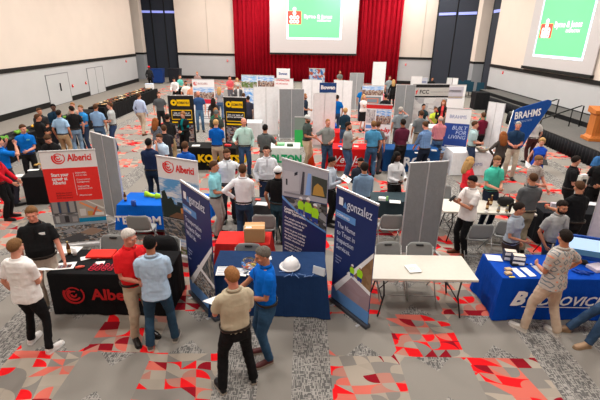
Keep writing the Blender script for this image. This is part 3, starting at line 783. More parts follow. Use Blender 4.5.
a2 = tb('navy', -.46, 5.90, 0, (.010, .035, .11), 'navy tablecloth with a white hard hat and bowl of sweets on it', '', seed=3, L=1.77)
a4 = tb('blue', 4.08, 5.93, 0, (.0, .055, .40), 'bright royal blue tablecloth at the right with white company lettering', '', seed=5, L=1.86)
a5 = tb('com', -3.0, 8.6, 0, (.0, .11, .55), 'sky blue tablecloth behind the grey folding chair on the left', '', seed=8, drop=.55)
a6 = tb('blk', -6.35, 10.42, 12, (.006, .006, .007), 'plain black tablecloth behind the red and white banner at left', '', seed=1, flare=.03, L=1.5)
a8 = tb('arco', 3.63, 13.62, 0, (.008, .06, .2), 'dark blue tablecloth with large white letters behind the grey board', '', seed=2, flare=.03)
a9 = tb('white', 5.62, 13.35, 0, (.72, .72, .74), 'white tablecloth under the large bowl beside the navy and white banner', '', seed=4, L=1.45)
a10 = tb('red', 1.65, 13.6, 0, (.62, .01, .012), 'red tablecloth with white script lettering between the orange cone and the centre', '', seed=6, L=1.6, flare=.03)
a11 = tb('colton', -.68, 13.6, 0, (.62, .66, .63), 'white tablecloth with large green letters in front of the grey display board', '', seed=6, L=1.3, flare=.015)
a12 = tb('kom', -2.95, 13.45, 0, (.006, .006, .006), 'black tablecloth with yellow lettering behind the group in white shirts', '', seed=7, flare=.015, L=1.7)
a13 = tb('slate', 1.75, 8.97, 0, (.03, .05, .06), 'dark slate tablecloth behind the grey chair and centre right banner', '', seed=9, drop=.4, L=1.5, D=.6)
a14 = tb('grey', -.75, 8.55, 0, (.08, .085, .09), 'dark grey tablecloth amid the circle of men in white shirts', '', seed=9, drop=.45, L=1.0, D=.5)
a15 = tb('redlow', -1.0, 6.78, 0, (.66, .03, .025), 'coral red tablecloth under the cardboard box', '', seed=10, L=.95, D=.5, drop=.6)
a18 = tb('blkr', 6.05, 8.42, -2, (.008, .009, .012), 'black tablecloth with a round red and white emblem near the camera tripod', '', seed=11, flare=.02, L=1.7, D=.6)
a20 = tb('blkl', -10.1, 16.55, 88, (.006, .006, .007), 'black tablecloth of the left buffet row, the nearer one with green salads', '', seed=12, L=6.6)
a21 = tb('buf', -9.9, 24.2, 89, (.006, .006, .007), 'black tablecloth of the left buffet row, the farther one heaped with boxed food', '', seed=13, L=7.6)
a22 = tb('wht2', 1.35, 16.0, 0, (.62, .01, .012), 'small red tablecloth behind the bearded man with crossed arms', '', seed=14, L=.8, D=.7)
a23 = tb('blu3', 1.15, 17.2, 0, (.0, .06, .3), 'blue tablecloth next to the blond woman in the white top', '', seed=15, L=.6, D=.7)
a24 = tb('fcc', 5.4, 17.2, 0, (.5, .5, .5), 'pale tablecloth before the wide white and black display', '', seed=16, L=1.6)
a25 = tb('kom2', -2.4, 17.6, 0, (.55, .58, .6), 'pale grey tablecloth behind the man in the royal blue shirt', '', seed=17, L=1.5)
far_tables = ((-7.3, 26.0, .9, (.006, .006, .006), 'black cloth on the small table where a man in white sits far left'), (11.1, 26.5, .8, (.01, .01, .012), 'black cloth on the tall stand near the right wall and the stage'),
    (3.2, 27.5, 2.0, (.3, .29, .28), 'pale cloth on the far table in front of the red curtain'), (-4.0, 28.5, 2.2, (.35, .34, .33), 'pale cloth on the far table left of the picture panels'), (6.3, 30.5, 3.0, (.012, .012, .014), 'black cloth on the far table at the right grey wall'))
for i, (x, y, L, c, lab) in enumerate(far_tables):
    if L < 1:
        r = empty('cocktail_table', (x, y, 0), 0, 'tall table under the '+lab.split(' where')[0].replace(' and the stage', ''), 'table')
        bm = NB(); box(bm, (0, 0, 1.0), (.8, .7, .04)); obj('tabletop', bm, m_white, r); bm = NB(); tube(bm, [(0, 0, 0), (0, 0, .98)], .04, 10); obj('post', bm, m_metal, r, True)
        o = obj('tablecloth', cloth_mesh(.82, .72, 1.03, 1.02, i, .02), mat(c, .85, 'fabric'), None, False, (x, y, 0)); tag(o, lab, 'tablecloth')
    else:
        draped(x, y, 0, c, 'folding table under the '+lab, lab, L=L, seed=i+20)
folding_table(1.93, 5.87, 0, 'bare cream folding table with one sheet of paper in the right foreground', L=1.66)
folding_table(4.05, 8.5, math.radians(-3), 'bare cream folding table holding brown bottles behind the man with the phone', L=1.95)
# lettering and logos on the cloth fronts (local coordinates of each cloth)
m_red = mat((.62, .02, .02), .6); m_wt = mat((.85, .85, .87), .6); m_grn = mat((.01, .33, .12), .6); m_yel = mat((.9, .55, .0), .6)
def swirl(parent, cx, cz, r, m, y, name='swirl_logo'):
    bm = NB(); k = .002
    for r0, r1, a0, a1, e in ((.80, 1.0, 150, 400, .06), (.45, .66, 120, 330, .05), (.68, .8, 40, 150, -.02), (.3, .42, 60, 160, .0), (.12, .3, 170, 380, .04)):
        prism(bm, arc(cx, cz, r*r0, r*r1, a0, a1, 18, r*e), y-k, y)
    return obj(name, bm, m, parent)
fy = lambda D=.76: -D/2-.045
mr_alb = mat((.45, .01, .012), .7)
swirl(a1, -.55, .40, .17, mr_alb, fy()); text('Alberici', .27, mr_alb, a1, (-.27, fy()-.004, .32), bold=.03)
def wt(p, s, size, m, x, z, D=.76, y=-.05, **k): return text(s, size, m, p, (x, -D/2+y-.004, z), **k)
wt(a4, 'B', .34, m_wt, -.76, .30, bold=.05, shear=.35); wt(a4, 'UDROVICH', .235, m_wt, -.50, .30, bold=.02, shear=.3)
bm = NB(); box(bm, (.05, -.435, .265), (1.25, .003, .012)); obj('underline', bm, m_wt, a4)
wt(a5, 'TELCOM', .27, m_wt, -.98, .33, bold=.03, y=-.055, sx=.95)
wt(a8, 'ARCO', .42, m_wt, -.55, .22, bold=.035, y=-.06); wt(a9, 'BRAHMS', .14, mat((.05, .08, .3), .6), -.3, .35, y=-.06)
wt(a10, 'Vee-Jay', .34, m_wt, -.6, .3, shear=.3, y=-.06, bold=.01); wt(a10, 'CEMENT CONTRACTING', .07, m_wt, -.5, .18, y=-.06)
wt(a11, 'COLTON', .36, m_grn, -.56, .28, sx=.84, bold=.05, y=-.05); wt(a12, 'KOMATSU', .34, m_yel, -.38, .3, bold=.05, y=-.05)
bm = NB(); prism(bm, arc(-.6, .42, .1, .14, 0, 359, 20), -.445, -.44); prism(bm, arc(-.6, .42, .03, .07, 0, 359, 16), -.445, -.44); obj('ring_logo', bm, m_yel, a12)
wt(a12, 'Road Machinery & Supplies', .08, m_yel, -.1, .18, y=-.05)
# round emblem on the black cloth at right
bm = NB(); prism(bm, arc(-.72, .45, 0.001, .17, 0, 359, 24), -.445, -.44); e1 = obj('round_emblem', bm, mat((.7, .02, .02), .6), a18)
bm = NB(); prism(bm, arc(-.72, .45, 0.001, .11, 0, 359, 24), -.452, -.447); obj('emblem_centre', bm, m_wt, e1)
bm = NB(); prism(bm, arc(-.72, .45, 0.001, .055, 0, 359, 16), -.46, -.455); obj('emblem_hub', bm, m_black, e1)
# ---------------------------------------------------------------- banners
def frame(a, b):
    a = V((a[0], a[1], 0)); b = V((b[0], b[1], 0)); d = b-a; return (a+b)/2, math.atan2(d.y, d.x), d.length
def banner(name, a, b, z0, z1, m, label, feet=True, th=.012, cat='banner', base=True, dark=False, rail_=True):
    c, az, W = frame(a, b); r = empty(name, (c.x, c.y, 0), az, label, cat)
    if base:
        bm = NB(); box(bm, (0, .0, .035), (W+.02, .10, .06)); bevel(bm, .01); bs = obj('base', bm, m_alum if not dark else mat((.05, .055, .07), .4), r)
        for sx in (-1, 1):
            bm = NB(); box(bm, (sx*W*.35, 0, .006), (.04, .24, .012)); obj('foot', bm, m_alum, r)
        bm = NB(); tube(bm, [(0, .03, .05), (0, .03, z1)], .012, 8); obj('pole', bm, m_alum, r, True)
    bm = NB(); box(bm, (0, 0, (z0+z1)/2), (W, th, z1-z0)); pn = obj('panel', bm, m, r)
    if rail_: bm = NB(); box(bm, (0, 0, z1), (W+.01, .03, .03)); obj('top_rail', bm, m_alum, r)
    return r, pn, W
def rect(p, name, x0, x1, z0, z1, m, y=-.010, t=.003):
    bm = NB(); box(bm, ((x0+x1)/2, y, (z0+z1)/2), (x1-x0, t, z1-z0)); return obj(name, bm, m, p)
def poly(p, name, pts, m, y=-.010, t=.003):
    bm = NB(); prism(bm, pts, y-t/2, y+t/2); return obj(name, bm, m, p)
pc_city = picture('print_city', [(.25, .1, .07), (.5, .42, .36), (.12, .12, .14), (.6, .5, .42), (.3, .2, .16)], (.12, .35, .75), .55, 14, 8, 1)
pc_aer = picture('print_aerial', [(.10, .12, .13), (.5, .5, .5), (.22, .2, .18), (.35, .22, .15), (.07, .09, .12), (.62, .6, .58)], None, 1, 22, 26, 2, .06, 8)
pc_site = picture('print_site', [(.05, .045, .04), (.12, .12, .12), (.3, .28, .25), (.08, .08, .09), (.42, .42, .44)], None, 1, 9, 9, 3, .03)
pc_work = picture('print_workers', [(.36, .22, .12), (.28, .16, .08), (.33, .19, .1)], None, 1, 6, 7, 4, .1)
pc_house = picture('print_house', [(.03, .05, .04), (.06, .08, .06), (.45, .16, .05), (.6, .28, .1), (.08, .1, .12), (.04, .05, .05)], (.10, .33, .68), .60, 7, 12, 5, .06)
pc_low = picture('print_railway', [(.08, .1, .12), (.3, .31, .33), (.16, .15, .13), (.04, .07, .1), (.45, .4, .35)], None, 1, 12, 10, 6, .06, 9)
pc_field = picture('print_field', [(.12, .2, .06), (.35, .3, .18), (.5, .5, .5), (.2, .28, .1)], (.2, .45, .8), .5, 6, 7, 7)
pc_pink = picture('print_tank', [(.40, .28, .32), (.44, .32, .36)], None, 1, 2, 2, 8, .1)
pc_dark = picture('print_mixed', [(.05, .04, .05), (.4, .25, .2), (.12, .1, .15), (.5, .4, .35), (.1, .02, .02), (.3, .3, .35)], None, 1, 10, 16, 9, .04)
pc_grey = picture('print_greyscape', [(.55, .55, .57), (.7, .7, .7), (.4, .4, .42), (.62, .6, .6), (.2, .2, .22)], None, 1, 6, 7, 10, .05, 2)
pc_blue = picture('print_crane', [(.03, .15, .4), (.5, .6, .75), (.5, .1, .02), (.1, .25, .5), (.6, .62, .65)], None, 1, 7, 8, 11, .08, 5)
m_pw = mat((.82, .82, .83), .5, 'print'); m_pr = mat((.82, .03, .025), .5, 'print'); m_nv = mat((.016, .03, .13), .45, 'print'); m_lb = mat((.12, .3, .65), .5, 'print')
def comp(p, x0, x1, z0, z1, L, name='picture_detail', y=-.0125):
    for k_, (pts_, c_) in enumerate(L): poly(p, name, [(x0+(x1-x0)*a_, z0+(z1-z0)*b_) for a_, b_ in pts_], mat(c_, .5), y-.0005*k_, .0025)
def R_(a, b, c, d): return [(a, b), (c, b), (c, d), (a, d)]
# 1. red and white banner at left
r, p, W = banner('retractable_banner', (-4.95, 7.62), (-4.0, 7.86), .08, 2.06, m_pw, 'red and white roll-up banner at left about starting a career, with city pictures')
rect(p, 'red_field', -W/2, W/2, 1.03, 1.72, m_pr); swirl(p, -.18, 1.92, .12, mat((.75, .02, .02), .5), -.009); text('Alberici', .19, mat((.75, .02, .02), .5), p, (-.02, -.011, 1.86), bold=.03, sx=.72)
text('Start your\ncareer at\nAlberici', .095, m_wt, p, (-.36, -.014, 1.56), bold=.03, sx=.78, line=.85)
for i, (zz, s) in enumerate(((1.6, 'Internships'), (1.55, 'and co-ops'), (1.46, 'Construction'), (1.41, 'management'), (1.32, 'Engineering'), (1.27, 'and field work'), (1.13, 'Alberici.com'))): text(s, .05, m_wt, p, (.07, -.014, zz), sx=.9)
for zz in (1.2, 1.15, 1.1): text('Build the future', .045, mat((.25, .01, .01), .5), p, (-.34, -.014, zz))
rect(p, 'divider', .03, .035, 1.15, 1.62, m_wt, -.013); rect(p, 'street_picture', -W/2, -.02, .56, 1.03, pc_site); rect(p, 'harbour_picture', -.02, W/2, .56, 1.03, pc_blue)
comp(p, -W/2, -.02, .56, 1.03, [(R_(0, .45, 1, 1), (.10, .10, .11)), (R_(.06, .5, .28, 1), (.28, .27, .27)), (R_(.4, .5, .6, 1), (.22, .21, .2)), (R_(.72, .5, .92, 1), (.33, .32, .31)), (R_(.3, .5, .36, 1), (.02, .05, .12)), (R_(.64, .5, .69, 1), (.02, .05, .12)), (R_(0, 0, 1, .4), (.16, .16, .17)), (R_(.1, .05, .25, .35), (.4, .4, .4)), (R_(.45, .05, .62, .35), (.03, .03, .035)), (R_(.75, .05, .95, .3), (.32, .3, .3))])
comp(p, -.02, W/2, .56, 1.03, [(R_(0, 0, 1, 1), (.42, .38, .34)), (R_(0, 0, 1, .2), (.0, .22, .42)), ([(.1, .9), (.16, .96), (.9, .45), (.86, .38)], (.8, .3, .12)), ([(.35, 1), (.42, 1), (.98, .62), (.96, .55)], (.7, .68, .64)), (R_(.08, .3, .3, .62), (.62, .6, .58)), (R_(.36, .28, .55, .5), (.55, .3, .08)), (R_(.62, .28, .95, .42), (.75, .74, .72)), ([(.5, .3), (.7, .7), (.76, .68), (.58, .3)], (.62, .1, .05))])
rect(p, 'aerial_picture', -W/2, W/2, .12, .55, pc_aer)
comp(p, -W/2, W/2, .12, .55, [([(.05, .2), (.4, .45), (.62, .2), (.3, 0)], (.09, .09, .1)), ([(.45, .5), (.7, .72), (.9, .5), (.66, .3)], (.35, .24, .18)), ([(0, .88), (1, .9), (1, 1), (0, 1)], (.3, .36, .42)), ([(.1, .62), (.3, .78), (.42, .66), (.24, .5)], (.3, .3, .32))])
# 2. white and blue banner with a house picture
r, p, W = banner('retractable_banner', (-2.67, 7.45), (-1.83, 7.10), .08, 2.07, m_pw, 'white topped roll-up banner with red swirl logo over a dusk building picture')
rect(p, 'building_picture', -W/2, W/2, .85, 1.66, picture('print_dusk', [(.04, .07, .11), (.06, .09, .12), (.03, .05, .07)], (.12, .36, .70), .45, 5, 7, 5, .05))
for k_, (pts_, c_) in enumerate((([(-.42, .86), (-.42, 1.38), (-.34, 1.42), (-.28, 1.25), (-.2, 1.3), (-.12, 1.12), (.0, 1.15), (.05, .86)], (.015, .03, .025)), ([(.0, 1.0), (.0, 1.1), (.36, 1.16), (.42, 1.14), (.42, .98)], (.62, .25, .07)), ([(.12, 1.17), (.12, 1.38), (.38, 1.44), (.42, 1.42), (.42, 1.18)], (.55, .2, .09)), ([(.14, 1.2), (.14, 1.34), (.28, 1.37), (.28, 1.22)], (.8, .45, .2)), ([(-.3, .88), (-.1, 1.0), (.42, .96), (.42, .86)], (.18, .09, .05)))): poly(p, 'picture_detail', pts_, mat(c_, .5), -.0125-.0006*k_)
rect(p, 'rail_picture', -W/2, W/2, .45, .84, pc_low); rect(p, 'field_picture', -W/2, W/2, .1, .44, pc_field)
swirl(p, -.2, 1.9, .13, mat((.75, .02, .02), .5), -.009); text('Alberici', .19, mat((.75, .02, .02), .5), p, (-.03, -.011, 1.82), bold=.03, sx=.68)
# 3-5 navy banners
def crew(p, L):
    for nm, m_, f in (('hi_vis_vests', mat((.40, .78, .02), .5), [(-.05, .07), (.05, .07), (.065, .15), (.04, .2), (-.04, .2), (-.065, .15)]), ('work_trousers', mat((.02, .05, .3), .5), [(-.045, 0), (-.005, 0), (0, .05), (.02, 0), (.05, 0), (.05, .07), (-.05, .07)]), ('faces', mat((.45, .25, .16), .5), None), ('helmets', m_wt, None)):
        bm = NB()
        for x, z, s in L:
            if f: pl = [(x+a*s, z+b*s) for a, b in f]
            elif nm == 'faces': pl = arc(x, z+.225*s, .0, .024*s, 0, 359, 10)[:11]
            else: pl = arc(x, z+.235*s, .0, .034*s, 0, 180, 10)[:11]
            prism(bm, pl, -.017 if nm != 'helmets' else -.019, -.014)
        obj(nm, bm, m_, p)
def gonz(a, b, label, lines, small, pics, tall=2.06):
    r, p, W = banner('retractable_banner', a, b, .07, tall, m_nv, label, dark=True)
    h = W/2
    poly(p, 'white_edge', [(-h*.86, .34), (h, 1.32), (h, 1.24), (-h*.72, .26)], m_wt, -.012); rect(p, 'blue_foot', -h, h, .08, .3, m_lb, -.010)
    poly(p, 'lower_picture', [(-h, .3), (h*.98, .3), (h, .62), (-h*.1, .74), (-h*.74, .42)], pics[0], -.010)
    poly(p, 'upper_picture', [(-h*.05, .76), (h, .66), (h, 1.24)], pics[1], -.010)
    poly(p, 'picture_border', [(-h*.2, .72), (h, .60), (h, .66), (-h*.1, .77)], m_wt, -.013)
    rect(p, 'logo', -h*.82, -h*.62, 1.80, 1.92, m_wt); poly(p, 'logo_triangle', [(-h*.62, 1.78), (-h*.4, 1.78), (-h*.5, 1.88)], m_lb)
    text('gonzalez', .215, mat((.7, .74, .85), .5), p, (-h*.4, -.012, 1.79), sx=.72); rect(p, 'blue_band', -h*.96, h*.05, 1.58, 1.69, m_lb)
    text('COMPANIES', .06, m_wt, p, (-h*.9, -.014, 1.61), sx=.9)
    for i, s in enumerate(lines): text(s, .12, mat((.6, .65, .8), .5), p, (-h*.85, -.012, 1.42-.125*i), sx=.8)
    for i, s in enumerate(small): text(s, .045, mat((.3, .35, .55), .5), p, (-h*.85, -.012, .9-.055*i), sx=.8)
    return r, p, h
r, p, h = gonz((.56, 5.97), (1.07, 5.24), 'navy roll-up banner about inspection services standing beside the cream table', ['The Name', 'to Trust in', 'Inspection', 'Services.'], ['Inspection', 'Materials', 'Safety'], (pc_pink, pc_work))
crew(p, ((.2, .72, 1.0), (.03, .72, .8)))
gonz((-1.86, 6.12), (-1.26, 5.36), 'navy roll-up banner about transportation projects left of the navy table', ['Transportation', 'Projects Start', 'With Us.'], ['Bridges and', 'roadways', 'rail', 'transit'], (pc_aer, pc_low))
r, p, W = banner('retractable_banner', (-.33, 7.38), (.47, 6.62), .1, 2.08, m_nv, 'roll-up banner on company culture with hi-vis worker photos behind the navy table'); h = W/2
poly(p, 'interior_picture', [(-h, 1.36), (h, 1.50), (h, 2.06), (-h, 2.06)], mat((.42, .42, .47), .5), -.010)
for k_, (pts_, c_) in enumerate((([(-h*.95, 1.45), (-h*.2, 1.56), (-h*.2, 1.9), (-h*.95, 1.86)], (.5, .5, .54)), ([(-h*.82, 1.6), (-h*.74, 1.6), (-h*.74, 1.72), (-h*.82, 1.72)], (.02, .02, .03)), ([(-h*.42, 1.82), (-h*.28, 1.86), (-h*.28, 1.92), (-h*.42, 1.88)], (.02, .02, .03)), ([(-h*.15, 1.5), (0, 1.52), (.02, 1.95), (-h*.05, 1.95)], (.06, .06, .08)), ([(.04, 1.53), (h*.3, 1.55), (h*.32, 1.95), (h*.18, 1.95)], (.25, .42, .8)), ([(h*.35, 1.56), (h*.98, 1.6), (h*.98, 1.93), (h*.36, 1.93)], (.05, .06, .05)), ([(h*.4, 1.58), (h*.9, 1.62), (h*.8, 1.78), (h*.6, 1.82), (h*.45, 1.74)], (.5, .28, .06)), ([(-h*.9, 1.42), (h*.2, 1.5), (h*.2, 1.53), (-h*.9, 1.46)], (.25, .25, .28)))): poly(p, 'interior_detail', pts_, mat(c_, .5), -.0125-.0005*k_)
poly(p, 'crew_picture', [(-h, 1.34), (h, 1.48), (h, .98), (0, 1.12)], pc_site, -.010)
poly(p, 'blue_curve', [(-h, 1.36), (-h*.4, 1.2), (h*.2, 1.07), (h, .98), (h, .95), (h*.2, 1.03), (-h*.4, 1.15), (-h, 1.3)], m_lb, -.013)
crew(p, ((-.06, 1.13, 1.25), (.12, 1.1, 1.5), (.29, 1.06, 1.4)))
text('Company Culture and\nCareer Opportunities', .075, m_wt, p, (-h*.9, -.012, 1.10), bold=.03, line=.8, sx=.85)
ss = ['Our people come first in', 'everything that we do', 'Inclusive teams with', 'room to grow and learn', 'Mentoring and training', 'for every new engineer', 'Flexible schedules and', 'community projects', 'Internships and full', 'time jobs all year']
for i, s in enumerate(ss): text(s, .058, m_wt, p, (-h*.88, -.012, .92-.068*i-(.03 if i > 2 else 0)-(.03 if i > 6 else 0)), bold=.01)
# ---------------------------------------------------------------- display boards
def board(a, b, z1, c, label, n=2, z0=.06, fold=0.0, name='display_board', feet=True):
    cc, az, W = frame(a, b); r = empty(name, (cc.x, cc.y, 0), az, label, 'display board'); w = W/n
    for i in range(n):
        f = fold if i % 2 == 0 else -fold
        bm = NB(); box(bm, (0, 0, (z0+z1)/2), (w-.02, .035, z1-z0)); bevel(bm, .006, 1); pn = obj('board_panel', bm, mat(c, .8, 'fabric'), r, False, (-W/2+w*(i+.5), 0, 0), f)
        bm = NB()
        for sx in (-1, 1): box(bm, (sx*(w/2-.006), 0, (z0+z1)/2), (.012, .04, z1-z0+.02))
        box(bm, (0, 0, z1), (w, .04, .014)); box(bm, (0, 0, z0), (w, .045, .03)); obj('edge_frame', bm, m_alum, pn)
    if feet:
        for i in range(n+1):
            bm = NB(); box(bm, (-W/2+w*i, 0, .02), (.05, .42, .03)); obj('foot', bm, m_alum, r)
    return r
BG = (.23, .24, .25); BW = (.74, .74, .75)
board((-4.72, 9.22), (-3.93, 8.62), 2.1, BG, 'grey two-panel display board right of the red and white banner', z0=.12)
board((2.05, 7.55), (2.84, 7.72), 1.98, BG, 'grey two-panel display board behind the cream table in the right foreground')
board((-2.05, 18.1), (-1.0, 18.2), 2.1, BW, 'white two-panel display board left of the grey one in the centre')
board((-.92, 17.5), (.10, 17.6), 2.1, BG, 'grey two-panel display board behind the man in grey with the green lettered table')
board((.46, 16.45), (1.34, 16.5), 2.1, BW, 'white display board with the small navy company sign on top')
board((.02, 21.5), (1.0, 21.4), 2.1, BW, 'white display board under the blue and orange picture')
board((1.6, 21.5), (2.5, 21.2), 2.1, BW, 'white display board behind the woman in dark teal')
board((2.78, 25.1), (3.6, 25.2), 2.15, (.28, .29, .3), 'grey display board in front of the red curtain')
board((4.15, 25.6), (4.95, 25.8), 2.75, BW, 'tall narrow white display board against the red curtain', n=1)
board((4.33, 19.7), (5.25, 19.8), 2.1, BG, 'grey display board beside the wide white and black display')
board((6.1, 24.2), (6.75, 24.3), 2.1, BW, 'white display board behind the grey one right of centre', n=1)
board((8.3, 24.8), (8.9, 24.6), 2.0, BW, 'narrow white folded display board at the far right', n=2, fold=.5)
board((6.62, 15.0), (6.98, 14.5), 2.08, BW, 'white display board with a dark opening left of the blue flag banner')
board((5.12, 6.7), (5.8, 6.3), 1.85, (.55, .53, .6), 'pale lilac display panel at the right edge behind the laptop', n=1)
# signs and pictures on far booths
def plain(a, b, z0, z1, m, label, name='poster', cat='poster', **k): return banner(name, a, b, z0, z1, m, label, cat=cat, **k)
r, p, W = plain((.92, 16.38), (1.30, 16.40), 2.12, 2.5, m_nv, 'small navy sign with a white company name on top of the white board', 'sign', 'sign', base=False, rail_=False) if False else plain((.68, 16.44), (1.33, 16.48), 2.115, 2.49, mat((.01, .05, .19), .5), 'small navy sign with a white company name on top of the white board', 'sign', 'sign', base=False, rail_=False)
text('Bowen', .2, m_wt, p, (-.28, -.012, 2.25), bold=.04)
r, p, W = plain((-3.2, 22.9), (-1.45, 22.6), .1, 2.15, m_pw, 'wide panel with two outdoor site pictures in front of the red curtain', base=True)
rect(p, 'road_picture', -W/2, -.05, 1.5, 2.12, pc_field); rect(p, 'harbour_picture', .0, W/2, 1.55, 2.12, pc_city)
r, p, W = plain((-2.75, 20.5), (-2.1, 20.5), .1, 1.75, pc_city, 'purple and orange city poster half hidden behind the white board', base=True)
r, p, W = plain((-1.36, 21.4), (-.42, 21.2), .1, 2.15, m_pw, 'white stacked sign with red and blue wording behind the grey board'); rect(p, 'top_sign', -.36, .30, 2.15, 2.62, m_pw, 0, .03)
text('Sunset', .16, mat((.05, .1, .3), .5), p, (-.25, -.02, 2.33), bold=.03); text('CONTRACTORS', .12, m_red, p, (-.42, -.012, 2.03), bold=.03, sx=.8); text('WE ARE HIRING', .11, m_red, p, (-.42, -.012, 1.86), sx=.8)
r, p, W = plain((.38, 23.2), (1.22, 23.15), 1.7, 2.5, pc_blue, 'blue and orange angled picture above the white boards', base=True)
r, p, W = plain((-5.25, 20.6), (-4.2, 20.6), .08, 2.12, m_pw, 'white and red roll-up banner with a city skyline picture at the left back', 'retractable_banner', 'banner')
rect(p, 'skyline_picture', -W/2+.03, W/2-.03, 1.22, 1.75, pc_city); rect(p, 'red_strip', -W/2+.03, W/2-.03, .98, 1.2, mat((.6, .02, .05), .5)); swirl(p, -.38, 1.93, .1, m_red, -.009); text('Clayco Build', .13, mat((.4, .1, .1), .5), p, (-.24, -.012, 1.88), sx=.8) if False else text('BUILDERS', .13, mat((.4, .1, .1), .5), p, (-.24, -.012, 1.88), sx=.8)
for zz in (.8, .7, .6, .35, .25): rect(p, 'text_line', -.36, .3, zz, zz+.03, mat((.3, .3, .35), .5))
def kom(a, b, label):
    r, p, W = plain(a, b, .08, 2.08, m_black, label, 'retractable_banner', 'banner')
    bm = NB(); prism(bm, arc(-W*.28, 1.82, .04, .11, 0, 359, 18), -.012, -.008); obj('ring_logo', bm, m_yel, p); rect(p, 'yellow_block', -W*.16, W*.34, 1.7, 1.93, m_yel); text('KOMATSU', .12, m_black, p, (-W*.15, -.013, 1.77), bold=.03, sx=.75)
    poly(p, 'yellow_frame', [(-W*.4, 1.2), (W*.4, 1.2), (W*.4, 1.56), (-W*.4, 1.56)], m_yel); rect(p, 'frame_inside', -W*.38, W*.38, 1.23, 1.53, m_black, -.013)
    text('Join our team of\nservice technicians', .085, m_wt, p, (0, -.016, 1.42), align='CENTER', bold=.02, line=.85); rect(p, 'yellow_line', -W*.4, W*.4, 1.08, 1.13, m_yel)
    rect(p, 'machine_pictures', -W*.42, W*.42, .2, 1.02, pc_dark)
kom((-4.85, 15.35), (-3.93, 15.4), 'left black and yellow roll-up banner, behind the woman in the black jacket')
kom((-2.80, 15.2), (-1.97, 15.1), 'right black and yellow roll-up banner, behind the bald man in pale green')
r, p, W = plain((-.25, 16.0), (.33, 16.0), .08, 1.25, mat((.2, .27, .24), .5), 'small green and grey poster beside the man in the pale cap'); rect(p, 'green_block', -W/2, W/2, .1, .75, mat((.03, .45, .1), .5))
r, p, W = plain((2.85, 20.2), (3.85, 20.2), .08, 2.0, m_pw, 'white banner with a building photo and a red outlined box in the centre right'); rect(p, 'building_picture', -W/2, W/2, 1.55, 1.98, pc_city); rect(p, 'slate_panel', -.42, .42, 1.1, 1.5, mat((.2, .24, .27), .5)); rect(p, 'red_box', -.3, .3, 1.18, 1.42, mat((.6, .2, .12), .5), -.013); rect(p, 'box_inside', -.24, .24, 1.22, 1.38, mat((.2, .25, .3), .5), -.016)
r, p, W = plain((2.2, 14.3), (3.05, 14.15), .08, 2.04, m_pw, 'white banner with a red top bar and equipment pictures right of the bearded man'); rect(p, 'red_bar', -W/2, W/2, 1.9, 2.04, m_red); rect(p, 'truck_picture', -W/2+.02, -.12, 1.4, 1.86, pc_grey); rect(p, 'plant_picture', -.08, W/2-.02, 1.38, 1.88, pc_city)
rect(p, 'blue_bar', -W/2+.02, -.12, 1.22, 1.34, m_lb); text('Vee-Jay', .22, m_red, p, (-.12, -.012, 1.12), shear=.3, bold=.03, sx=.8); rect(p, 'pipe_picture', -W/2+.02, -.15, .7, 1.15, pc_dark); rect(p, 'red_picture', -.1, W/2-.02, .2, 1.0, picture('print_red', [(.5, .42, .38), (.3, .05, .05), (.2, .15, .14), (.6, .55, .5)], None, 1, 6, 8, 12))
# navy and white banner at the white table
r, p, W = plain((4.93, 14.3), (5.68, 14.05), .08, 1.95, m_pw, 'white and navy roll-up banner saying built for living by the white table', 'retractable_banner', 'banner')
rect(p, 'navy_field', -W/2, W/2, .62, 1.45, mat((.02, .06, .28), .5)); text('BRAHMS', .17, mat((.25, .3, .5), .5), p, (0, -.012, 1.62), align='CENTER', sx=.85); text('BUILT\nFOR\nLIVING', .185, mat((.5, .58, .8), .5), p, (W*.42, -.014, 1.24), align='RIGHT', line=.85, shear=.2)
rect(p, 'white_line', -W*.4, W*.4, .66, .68, m_wt, -.014); rect(p, 'house_picture', -W/2, W/2, .1, .6, pc_city)
# blue flag banner
r = empty('flag_banner', (7.6, 13.9, 0), math.radians(22), 'large royal blue slanted flag banner with white lettering at the right back', 'banner')
pts = [(-.95, .72), (-.9, 1.2), (-.78, 2.0), (-.6, 2.08), (.62, 2.3), (.78, 2.26), (.82, 2.14), (.75, 2.02), (.1, 1.1), (-.12, .72)]
bm = NB(); prism(bm, pts, -.012, .012); p = obj('flag_panel', bm, mat((.006, .06, .28), .6, 'fabric'), r)
text('BRAHMS', .33, m_wt, p, (-.74, -.016, 1.72), rot=(PI/2, -math.radians(4), 0), bold=.02, sx=.92); text('CONSTRUCTION', .1, mat((.3, .4, .65), .6), p, (-.72, -.016, 1.58), rot=(PI/2, -math.radians(4), 0))
bm = NB(); tube(bm, [(-.97, .02, 0), (-.92, .02, 1.2), (-.8, .02, 2.02)], .014, 8); obj('pole', bm, m_alum, r, True); bm = NB(); box(bm, (-.6, 0, .02), (.9, .4, .03)); obj('base', bm, m_alum, r)
